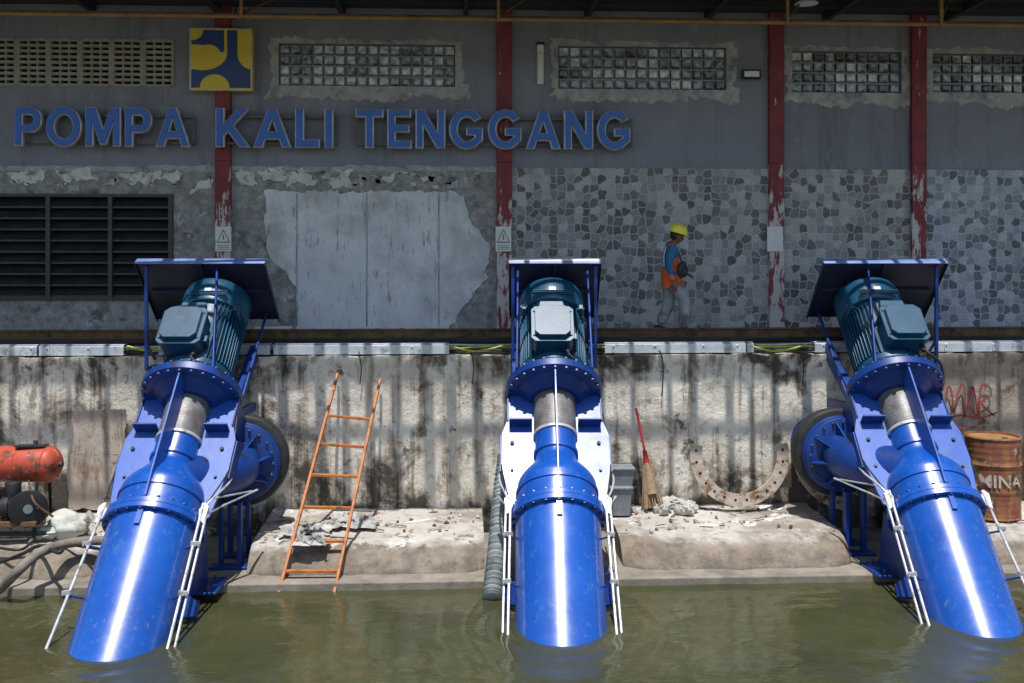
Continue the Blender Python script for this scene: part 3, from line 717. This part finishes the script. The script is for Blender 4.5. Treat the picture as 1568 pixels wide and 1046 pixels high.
        for i in range(20):
            a=2*math.pi*i/20; p=dc+Vector((.46*math.cos(a),0,.46*math.sin(a))); d.cyl(p-dirv*.17,p-dirv*.04,.02,'bolt',6)
        for i in range(8):
            a=2*math.pi*i/8+.2; e=Vector((math.cos(a),0,math.sin(a))); d.prism([dc+e*.30-dirv*.42,dc+e*.30-dirv*.14,dc+e*.48-dirv*.14],e.cross(dirv)*.02,'pump_shaded')
        for (xo,yo) in ((.0,-.15),(.0,.35)):
            p=dc+Vector((xo-sd*.02,yo-.35,-.42)); d.obox(p+Vector((-.12,0,0)),(p.x-.12,p.y,.12),.05,.12,'pump_shaded',(0,1,0)); d.obox(p+Vector((.12,0,0)),(p.x+.12,p.y,.12),.05,.12,'pump_shaded',(0,1,0))
            d.box(p.x-.26,p.x+.26,p.y-.1,p.y+.1,.105,.14,'pump_shaded')
    for sg in (-1,1):
        p=W(sg*.42,.38,1.15); q=Vector((p.x+sg*.05,p.y+.25,.12))
        d.prism([W(sg*.42,.30,1.25),W(sg*.42,.36,.55),Vector((p.x,q.y-.30,.13)),Vector((p.x,q.y+.22,.13)),W(sg*.42,.45,1.6)],(sg*.03,0,0),'pump_shaded')
        d.box(min(p.x,p.x+sg*.24)-.03,max(p.x,p.x+sg*.24)+.03,q.y-.34,q.y+.26,.105,.135,'pump_shaded')
        for k in (-.25,.15): d.cyl((p.x+sg*.15,q.y+k,.13),(p.x+sg*.15,q.y+k,.19),.02,'bolt',6)
        d.prism([W(sg*.50,.1,.25),W(sg*.50,.1,.55),W(sg*.66,.22,.48),W(sg*.66,.22,.32)],NY*.05,'pump_shaded')
        p=W(sg*.50,.42,3.2); d.obox(p,(p.x,14.62,p.z-.05),.06,.12,'pump_shaded'); d.obox(W(sg*.5,.3,3.3),(p.x,14.65,2.75),.10,.2,'pump_shaded')
    d.done(bevel=.005)
    r=MB('guide_pipes',R_)
    for sg in (-1,1):
        outer=(side!=0 and sg==-side)
        a0=Vector((sg*.575,-.20,1.50)); a1=Vector((sg*(.72 if outer else .60),-.26,-.9))
        r.cyl(W(*a0),W(*a1),.016,'steelw',10)
        if not outer: r.cyl(W(a0.x+sg*.055,a0.y+.03,1.42),W(a1.x+sg*.06,a1.y+.05,-.9),.015,'steelw',10)
        for z in (.95,.35): 
            f_=(1.5-z)/2.4; x_=a0.x+(a1.x-a0.x)*f_; y_=a0.y+(a1.y-a0.y)*f_
            r.obox(W(sg*.49,-.14,z),W(x_+sg*.05,y_-.005,z),.02,.02,'pump_shaded')
            r.obox(W(x_-sg*.025,y_-.02,z+.02),W(x_+sg*.07,y_,z+.02),.035,.05,'steelw')
        if not outer:
            r.tube([W(sg*.70,.25,2.15),W(sg*.72,.05,1.9),W(sg*.67,-.15,1.62),W(sg*.6,-.2,1.45)],.013,'steelw',8)
            r.obox(W(sg*.58,-.2,1.32),W(sg*.74,.12,1.68),.03,.015,'steelw')
            if side: r.obox(W(sg*.74,.12,1.68),W(sg*1.0,.4,2.05),.03,.015,'steelw'); r.obox(W(sg*.62,-.1,1.62),W(sg*.95,.35,2.0),.025,.015,'steelw')
        r.tube([W(sg*.60,-.18,1.5),W(sg*.64,-.1,1.7),W(sg*.70,.06,2.2),W(sg*.64,.05,2.9)],.010,'black',6)
    r.done()
for (px0,t0,ca,cb_,side),O in zip(PUMPS,PO): pump(O,ca,cb_,side)
# ---------------- ladder
ld=MB('ladder')
bl,br=Pt(427,908,12.25),Pt(512,908,12.25); tl=P(517,573,14.52); tr=P(582,582,14.52)
def ext(a,b,f): return a+(b-a)*f
for a,b in ((bl,tl),(br,tr)):
    a=ext(a,b,-.08); ld.obox(a,b,.035,.07,'orange',(0,-1,.5)); 
for f in (.085,.21,.355,.50,.645,.785):
    a=ext(bl,tl,f);b=ext(br,tr,f+.004); ld.obox(a,b,.06,.035,'orange')
ld.done(bevel=.004)
ch=MB('corrugated_hose')
pts=[Pt(776,700,13.5),Pt(768,765,13.1),Pt(763,830,12.65),Pt(758,880,12.25),Pt(754,920,11.95)]
path=[]
for i in range(len(pts)-1):
    a=pts[max(i-1,0)];b=pts[i];c=pts[i+1];d=pts[min(i+2,len(pts)-1)]
    for j in range(48):
        t=j/48; path.append(.5*((2*b)+(c-a)*t+(2*a-5*b+4*c-d)*t*t+(3*b-a-3*c+d)*t**3))
N=len(path)
ch.tube(path,lambda f:.115+.016*math.sin(f*2*math.pi*N/4.6),'hose',20,smooth=False); ch.done(sharp=80)
# ---------------- compressor
AC=empty('air_compressor'); ac=MB('tank',AC)
p0=Pt(-25,710,13.3); p1=Pt(84,711,13.2)
r=.235; L=(p1-p0).length
ac.lathe([(.02,-.13),(.12,-.11),(.2,-.05),(r,.03),(r,L-.08),(.21,L-.01),(.13,L+.05),(.02,L+.07)],'redtank',36,p0,p1-p0)
dd=(p1-p0).normalized(); ac.lathe([(r+.004,L*.5),(r+.012,L*.5+.01),(r+.012,L*.5+.04),(r+.004,L*.5+.05)],'redtank',36,p0,dd)
ac.lathe([(r+.002,L-.10),(r+.008,L-.095),(r+.008,L-.08),(r+.002,L-.075)],'redtank',36,p0,dd)
ac.cyl(p1+dd*.06,p1+dd*.11,.035,'bolt',10); ac.cyl(p1+Vector((-.25,0,.22)),p1+Vector((-.25,0,.32)),.03,'bolt',10)
ac.obox(p1+Vector((-.5,0,.25)),p1+Vector((-.1,0,.25)),.14,.02,'black'); ac.done()
fr=MB('engine_and_frame',AC); zb=.45
for xo in (-.95,-.15):
    for yo in (-.2,.2): fr.obox(p1+Vector((xo,yo,-.18)),Vector((p1.x+xo*1.05,p1.y+yo*1.4,zb)),.035,.035,'dark')
fr.obox((p1.x-1.3,p1.y-.28,zb+.08),(p1.x+.0,p1.y-.28,zb+.08),.05,.05,'dark')
e=Pt(38,775,13.0); fr.lathe([(.04,-.3),(.13,-.28),(.15,-.2),(.15,.12),(.12,.17),(.03,.2)],'black',28,e,(1,.15,0))
for i in range(12): fr.lathe([(.155,-.18+i*.024),(.175,-.175+i*.024),(.175,-.168+i*.024),(.155,-.163+i*.024)],'dark',24,e,(1,.15,0))
fr.lathe([(.19,.0),(.24,.01),(.24,.05),(.19,.06)],'dark',30,e+Vector((.1,-.12,.0)),(.3,-1,0)); fr.lathe([(.05,-.01),(.06,.07)],'grey',16,e+Vector((.1,-.12,0)),(.3,-1,0))
for a in range(5): 
    an=a*2*math.pi/5; fr.obox(e+Vector((.1,-.15,0)),e+Vector((.1+.2*math.cos(an),-.15,.2*math.sin(an))),.03,.02,'dark')
fr.box(e.x-.35,e.x+.22,e.y-.2,e.y+.2,e.z-.22,e.z-.16,'rust'); fr.box(e.x-.6,e.x-.3,e.y-.15,e.y+.15,e.z-.1,e.z+.22,'dark')
fr.lathe([(.09,0),(.1,.02),(.1,.2),(.09,.22)],'black',20,e+Vector((-.15,0,.1)),(0,0,1))
fr.tube([e+Vector((-.4,-.1,.1)),e+Vector((-.5,-.3,-.1)),e+Vector((-.2,-.5,-.28)),e+Vector((.25,-.5,-.3))],.02,'black',8)
fr.tube([p1+Vector((-.3,-.1,-.15)),p1+Vector((-.1,-.4,-.4)),p1+Vector((.1,-.3,-.62))],.015,'rust',8)
fr.obox(Pt(58,780,13.5),Pt(106,782,13.6),.06,.06,'ring'); fr.done(bevel=.004)
sk=MB('sandbag'); q=G(104,815,.48); sk.blob((q.x,q.y,.56),.27,'sack',24,14,.4,1.7,(1.0,.75,.66)); sk.blob((q.x-.24,q.y-.1,.50),.16,'sack',18,10,.4,2,(1.2,.8,.6)); sk.tube([(q.x+.15,q.y,.62),(q.x+.25,q.y,.67),(q.x+.30,q.y,.70)],lambda f:.03+.05*f,'sack',10); sk.done(sharp=70)
hs=MB('discharge_hose')
hs.tube([G(-60,935,.05),G(-5,905,.12),G(30,872,.42),G(62,846,.53),G(105,832,.53),G(160,828,.53),G(225,838,.45)],.06,'ghose',14)
hs.tube([G(-20,868,.46),G(30,850,.47),G(60,836,.47),G(88,846,.60),G(96,842,.60)],.024,'black',8)
hs.tube([G(-20,835,.47),G(30,842,.47),G(60,826,.47),G(120,836,.47),G(160,842,.47)],.018,'dark',8)
hs.done(sharp=80)
rg=MB('crumpled_rag')
for (px,py,sx) in ((540,800,.34),(470,812,.32),(475,830,.22)):
    yy=13.9-(py-795)*.03
    vs=[];fs=[];n=26
    for j in range(n+1):
        for i in range(n+1):
            u=i/n-.5;v=j/n-.5; a=Vector((u*5,v*5,px)); e=1-min(1,2*max(abs(u),abs(v)))
            vs.append((P(px,py,yy).x+u*sx*2.0+.14*mnoise.noise(a*.8),yy+v*sx*1.5+.14*mnoise.noise(a*.8+Vector((9,0,0))),.46+(.15*abs(mnoise.noise(a*1.1))+.07*abs(mnoise.noise(a*2.7)))*min(1,e*3)+.01))
    for j in range(n):
        for i in range(n): o=j*(n+1)+i; fs.append((o,o+1,o+n+2,o+n+1))
    rg.add(vs,fs,'rag')
rg.done(recalc=False,sharp=70)
br_=MB('broom'); a=P(974,625,14.45); b=P(987,690,14.35); c=P(990,708,14.33); d=P(1000,776,14.2)
br_.cyl(a,b,.018,'redpl',10); br_.cyl(b,c,.03,'redpl',10,.045); 
for i in range(70):
    o=Vector((random.gauss(0,1)*.075,random.gauss(0,1)*.03,random.uniform(-.04,.02)))
    br_.cyl(c+o*.25,d+o,.012,'broom',5,.005)
br_.lathe([(.04,0),(.06,.2),(.085,.45)],'broom',14,c,d-c); br_.done(sharp=60)
bi=MB('grey_plastic_bin'); q=P(949,775,14.15)
for (dx,dy,z0,z1,w) in ((0,0,.45,.86,.15),(.02,.06,.78,1.12,.165)):
    x=q.x+dx;y=14.15+dy
    bi.add([(x-w*.85,y-.14,z0),(x+w*.85,y-.14,z0),(x+w*.85,y+.14,z0),(x-w*.85,y+.14,z0),(x-w,y-.17,z1),(x+w,y-.17,z1),(x+w,y+.17,z1),(x-w,y+.17,z1)],[(0,1,2,3),(0,1,5,4),(1,2,6,5),(2,3,7,6),(3,0,4,7),(4,5,6,7)],'grey')
    bi.box(x-w-.02,x+w+.02,y-.19,y+.19,z1-.03,z1+.006,'grey')
bi.done(bevel=.012)
ru=MB('rubble_pile')
for i in range(55):
    px=random.uniform(1005,1065); yy=random.uniform(14.0,14.45); q=P(px,770,yy); r=random.uniform(.025,.085)
    ru.blob((q.x,yy,.46+r*.5+random.uniform(0,.10)*(1-abs(px-1030)/40)),r,'rock',8,6,.6,1.6)
def onslab(x): return xs(385)<x<xs(738) or xs(962)<x<xs(1300) or x>xs(1446) or x<xs(145)
for i in range(520):
    x=random.uniform(-6.8,8); yy=random.choice((random.uniform(14.3,14.55),random.uniform(13.1,14.5))); r=random.uniform(.008,.032)
    if onslab(x): ru.blob((x,yy,.44+r*.2),r,random.choice(('rock','rock','rust','stick')),6,4,.6,1.6)
for i in range(70):
    x=random.uniform(-6.8,8); yy=random.uniform(13.2,14.5); a=random.uniform(0,3.14); l=random.uniform(.05,.28)
    if onslab(x) and onslab(x+l): ru.obox((x,yy,.455),(x+l*math.cos(a),yy+l*.4*math.sin(a),.465),random.uniform(.008,.03),.012,random.choice(('stick','rag','stick','rust')))
ru.done(sharp=25)
def ringsec(name,px,py,Y,ro,ri,a0,a1,lean):
    mb=MB(name); c=P(px,py,Y); n=48; T=Matrix.Translation(c)@Matrix.Rotation(lean,4,'X'); mb.T=T
    vs=[];fs=[]
    for i in range(n+1):
        a=math.radians(a0+(a1-a0)*i/n)
        for (r,y) in ((ri,-.02),(ro,-.02),(ro,.02),(ri,.02)): vs.append((r*math.cos(a),y,r*math.sin(a)))
    for i in range(n):
        o=i*4
        for k in range(4): fs.append((o+k,o+(k+1)%4,o+4+(k+1)%4,o+4+k))
    fs+=[(0,1,2,3),(n*4,n*4+1,n*4+2,n*4+3)]
    mb.add(vs,fs,'ring')
    m=int(abs(a1-a0)/14)
    for i in range(m):
        a=math.radians(a0+(a1-a0)*(i+.5)/m); r=(ro+ri)/2; p=Vector((r*math.cos(a),-.021,r*math.sin(a))); mb.cyl(p,p+Vector((0,-.003,0)),.02,'dark',12)
    mb.done(bevel=.004)
ringsec('rusty_half_flange',1132,697,14.30,.73,.55,166,374,-.12)
ringsec('rusty_half_flange',1300,692,14.34,.84,.66,170,262,-.12)
ba=empty('oil_barrel'); mb=MB('drum',ba); c=Pt(1520,780,14.2); c.z=.44; r=.365; h=1.14
prof=[(r-.03,.02),(r,0),(r+.008,.015),(r,.03)]
for k in range(0,41):
    z=.03+(h-.06)*k/40; f=z/h; rr_=r+.018*math.exp(-((f-.34)/.018)**2)+.018*math.exp(-((f-.67)/.018)**2)+.003*math.sin(k*1.9); prof.append((rr_,z))
prof+=[(r,h-.03),(r+.01,h-.015),(r,h),(r-.02,h),(r-.025,h-.03),(.01,h-.035)]
mb.lathe(prof,'barrel',48,c); mb.cyl(c+Vector((.12,-.1,h-.034)),c+Vector((.12,-.1,h-.015)),.04,'rust',12)
mb.lathe([(.03,0),(r-.028,.004)],'rustlite',40,c+Vector((0,0,h-.034))); mb.done(sharp=50)
me=text_mesh('AMINA',.25,.004); 
for v in me.vertices:
    X,Y_,_=v.co; a=-math.pi/2+(X-.42)/(r+.024)-.35; v.co=(c.x+(r+.024)*math.cos(a),c.y+(r+.024)*math.sin(a),c.z+.47+Y_)
me.materials.clear(); me.materials.append(M['barrelt']); o=bpy.data.objects.new('drum_lettering',me); S.collection.objects.link(o); o.parent=ba
gf=MB('graffiti')
for st in ([(1446,628),(1452,592),(1458,606),(1460,632),(1468,598),(1476,590),(1478,634)],[(1476,640),(1486,604),(1490,594),(1497,636),(1484,622)],[(1499,640),(1502,594),(1514,592),(1517,606),(1503,616),(1512,628),(1524,638)],[(1438,646),(1470,636),(1500,640),(1526,632)],[(1455,650),(1480,656),(1515,648)]):
    pts=[P(x,y,14.545) for x,y in st]; sm_=[]
    for i in range(len(pts)-1):
        a=pts[max(i-1,0)];b=pts[i];c=pts[i+1];d=pts[min(i+2,len(pts)-1)]
        for j in range(6):
            t=j/6; sm_.append(.5*((2*b)+(c-a)*t+(2*a-5*b+4*c-d)*t*t+(3*b-a-3*c+d)*t**3))
    sm_.append(pts[-1])
    vs=[];fs=[]
    for i,p in enumerate(sm_):
        d=(sm_[min(i+1,len(sm_)-1)]-sm_[max(i-1,0)]).normalized(); nrm=Vector((-d.z,0,d.x)); w_=.015+.006*mnoise.noise(p*9)
        vs+=[p+nrm*w_,p-nrm*w_]
    for i in range(len(sm_)-1): fs.append((2*i,2*i+1,2*i+3,2*i+2))
    gf.add(vs,fs,'graf')
gf.done(recalc=False)
# ---------------- worker
WK=empty('construction_worker')
WO=P(1030,513.7,15.15); WO.z=ZP
def skin(name,vd,ed,root):
    keys=list(vd); me=bpy.data.meshes.new(name); me.from_pydata([Vector(vd[k][0])+WO for k in keys],[(keys.index(a),keys.index(b)) for a,b in ed],[])
    o=bpy.data.objects.new(name,me); S.collection.objects.link(o)
    o.modifiers.new('s','SKIN'); sb=o.modifiers.new('u','SUBSURF'); sb.levels=2; sb.render_levels=2
    for i,k in enumerate(keys):
        sv=me.skin_vertices[0].data[i]; r=vd[k][1]; sv.radius=r if isinstance(r,tuple) else (r,r); sv.use_root=(k==root)
    bpy.context.view_layer.update()
    m2=bpy.data.meshes.new_from_object(o.evaluated_get(bpy.context.evaluated_depsgraph_get()))
    bpy.data.objects.remove(o); m2.polygons.foreach_set('use_smooth',[True]*len(m2.polygons))
    o2=bpy.data.objects.new(name,m2); S.collection.objects.link(o2); o2.parent=WK; return o2
vd={'pel':((-.02,0,.90),.14),'sp':((-.03,0,1.06),.135),'ch':((-.03,0,1.24),.15),'uc':((-.02,0,1.345),.10),'nk':((.02,0,1.41),.052),'hd':((.05,0,1.47),.05),
 'sr':((-.04,-.165,1.325),.078),'er':((-.11,-.225,1.07),.062),'wr':((-.04,-.235,.82),.036),
 'sl':((-.01,.165,1.325),.078),'el':((.03,.22,1.07),.062),'wl':((.20,.14,.95),.036),
 'hr':((-.0,-.09,.82),.12),'kr':((.19,-.09,.47),.098),'ar':((.14,-.09,.10),.088),
 'hl':((-.03,.09,.82),.12),'kl':((-.04,.09,.46),.098),'al':((-.19,.09,.14),.088)}
ed=[('pel','sp'),('sp','ch'),('ch','uc'),('uc','nk'),('nk','hd'),('ch','sr'),('sr','er'),('er','wr'),('ch','sl'),('sl','el'),('el','wl'),('pel','hr'),('hr','kr'),('kr','ar'),('pel','hl'),('hl','kl'),('kl','al')]
bo=skin('body',vd,ed,'pel'); me=bo.data; me.materials.clear()
for k in ('vest','shirt','jeans','skin'): me.materials.append(M[k])
for p in me.polygons:
    c=p.center-WO; ay=abs(c.y)
    arm= ay>.145 and c.z>.74
    if c.z>1.395: i=3
    elif arm: i=1 if c.z>.92 or c.y>0 else 0
    elif c.z<.80: i=2
    else: i=0 if c.x>-.10 else 1
    if arm and c.y<0 and c.z<.845: i=3
    p.material_index=i
def hand(name,w,dirv,palmn):
    w=Vector(w);d=Vector(dirv).normalized();n=Vector(palmn).normalized();s=d.cross(n).normalized()
    vd={'w':(w,.026),'p':(w+d*.05,.03)};ed=[('w','p')]
    for i,(off,ln) in enumerate(((-.030,.065),(-.010,.075),(.010,.07),(.029,.055))):
        b_=w+d*.085+s*off; vd['b%d'%i]=(b_,.011); vd['m%d'%i]=(b_+d*ln*.5+n*.008,.009); vd['t%d'%i]=(b_+d*ln*.9+n*.03,.008); ed+=[('p','b%d'%i),('b%d'%i,'m%d'%i),('m%d'%i,'t%d'%i)]
    vd['th']=(w+d*.04-s*.035+n*.01,.011); vd['tt']=(w+d*.08-s*.05+n*.025,.009); ed+=[('p','th'),('th','tt')]
    o=skin(name,vd,ed,'w'); o.data.materials.clear(); o.data.materials.append(M['skin'])
hand('right_hand',(-.037,-.235,.81),(.12,0,-1),(.2,1,0)); hand('left_hand',(.205,.135,.945),(.9,-.2,-.3),(0,-.3,-1))
wc=MB('clothing_and_gear',WK); wc.T=Matrix.Translation(WO)
def ell(c,rx,ry,rz,k,seg=24,rings=16,fn=None):
    vs=[];fs=[]
    for j in range(rings+1):
        th=math.pi*j/rings
        for i in range(seg):
            a=2*math.pi*i/seg; d=Vector((math.sin(th)*math.cos(a),math.sin(th)*math.sin(a),math.cos(th)))
            if fn: d=fn(d)
            vs.append(Vector(c)+Vector((d.x*rx,d.y*ry,d.z*rz)))
    for j in range(rings):
        for i in range(seg): i2=(i+1)%seg; fs.append((j*seg+i,(j+1)*seg+i,(j+1)*seg+i2,j*seg+i2))
    wc.add(vs,fs,k)
def headfn(d):
    x,y,z=d
    if z<0: y*=1+z*.35; x=x*(1+z*.25)+(-z)*.15
    if x>.85 and abs(y)<.25 and -.35<z<.1: x+=.16
    return Vector((x,y,z))
HC=(.065,0,1.515)
wc.T=Matrix.Translation(WO)@Matrix.Translation(Vector(HC))@Matrix.Rotation(math.radians(16),4,'Y')@Matrix.Translation(-Vector(HC))
ell(HC,.098,.078,.122,'skin',28,20,headfn)
for s_ in (-1,1):
    ell((HC[0]-.005,s_*.078,HC[2]-.005),.018,.010,.030,'skin',10,8); ell((HC[0]+.083,s_*.032,HC[2]+.012),.010,.012,.007,'hair',8,6)
ell((HC[0]+.100,0,HC[2]-.02),.018,.014,.022,'skin',10,8); ell((HC[0]+.088,0,HC[2]-.062),.012,.024,.006,'hair',8,6)
ell((HC[0]-.018,0,HC[2]+.02),.092,.083,.105,'hair',20,14)
c=(HC[0]+.0,0,HC[2]+.055)
vs=[];fs=[];seg_=32
pr_=[(1.0,-.05),(1.0,0),(.99,.25),(.93,.5),(.80,.74),(.58,.90),(.3,.98),(.02,1.0)]
for (r_,z_) in pr_:
    for i in range(seg_):
        a=2*math.pi*i/seg_; rid=1+.03*(abs(math.sin(a))<.2)*(z_>.2); vs.append((c[0]+.145*r_*math.cos(a),c[1]+.118*r_*math.sin(a),c[2]+.135*z_*rid))
for j in range(len(pr_)-1):
    for i in range(seg_): i2=(i+1)%seg_; fs.append((j*seg_+i,j*seg_+i2,(j+1)*seg_+i2,(j+1)*seg_+i))
wc.add(vs,fs,'helmet')
vs=[];fs=[]
for i in range(seg_):
    a=2*math.pi*i/seg_; e=.018+.045*max(0,math.cos(a))**2
    for (ee,zz_) in ((0,.0),(e,-.012),(e,-.018),(0,-.008)): vs.append((c[0]+(.145+ee)*math.cos(a),(.118+ee)*math.sin(a),c[2]+zz_))
for i in range(seg_):
    o=i*4;o2=((i+1)%seg_)*4
    for k in range(4): fs.append((o+k,o+(k+1)%4,o2+(k+1)%4,o2+k))
wc.add(vs,fs,'helmet')
wc.T=Matrix.Translation(WO)
vs=[];fs=[];seg_=28
for (z,rx,ry,cx) in ((1.02,.135,.15,-.03),(.9,.155,.17,-.02),(.80,.165,.18,-.005),(.725,.17,.185,.0),(.725,.14,.16,.0)):
    for i in range(seg_):
        a=2*math.pi*i/seg_; w_=1+.04*math.sin(a*5+z*20); vs.append((cx+rx*w_*math.cos(a),ry*w_*math.sin(a),z+(.012*math.sin(a*3) if z<.75 else 0)))
for j in range(4):
    for i in range(seg_): i2=(i+1)%seg_; fs.append((j*seg_+i,j*seg_+i2,(j+1)*seg_+i2,(j+1)*seg_+i))
wc.add(vs,fs,'vest')
wc.tube([(-.06,.13,1.39),(-.02,-.02,1.42),(.06,-.12,1.28),(.11,-.17,1.08)],.014,'black',8)
wc.blob((.11,-.19,1.0),.10,'black',16,10,.2,2,(.85,.5,1.25)); wc.blob((.13,-.24,.97),.05,'black',12,8,.2,2,(.9,.5,1.2))
wc.tube([(-.125,-.10,1.36),(-.155,-.10,1.2),(-.15,-.1,1.05)],.010,'white',6)
for (x,y,z) in ((.14,-.09,.05),(-.19,.09,.09)):
    a=0 if x>0 else .5
    wc.tube([(x-.07,y,z+.01),(x,y,z+.01),(x+.09,y,z-.0-a*.04),(x+.16,y,z-.01-a*.09)],lambda f:.05-.018*f,'dark',12)
wc.done(sharp=60)
# ---------------- light
W_=bpy.data.worlds.new('World'); S.world=W_; W_.use_nodes=True; nt=W_.node_tree
sk=nt.nodes.new('ShaderNodeTexSky'); sk.sky_type='NISHITA'; sk.sun_disc=False
EL=math.radians(73); AZ=math.radians(5)
sk.sun_elevation=EL; sk.sun_rotation=math.radians(180)+AZ; sk.dust_density=1.0; sk.air_density=1.2
nt.links.new(sk.outputs[0],nt.nodes['Background'].inputs[0]); nt.nodes['Background'].inputs[1].default_value=.128
ts=Vector((-math.sin(AZ)*math.cos(EL),-math.cos(AZ)*math.cos(EL),math.sin(EL)))
sl=bpy.data.lights.new('sun','SUN'); sl.energy=5.0; sl.angle=math.radians(.5); sl.color=(1,.965,.92)
so=bpy.data.objects.new('sun',sl); S.collection.objects.link(so); so.rotation_euler=(-ts).to_track_quat('-Z','Y').to_euler(); so.location=ts*30
cam=bpy.data.cameras.new('camera'); co_=bpy.data.objects.new('camera',cam); S.collection.objects.link(co_)
cam.sensor_width=36; cam.lens=36*F/1568; cam.shift_y=-123/1568; cam.clip_end=1000
co_.location=(0,0,CZ); co_.rotation_euler=(math.radians(90),0,-PHI); S.camera=co_
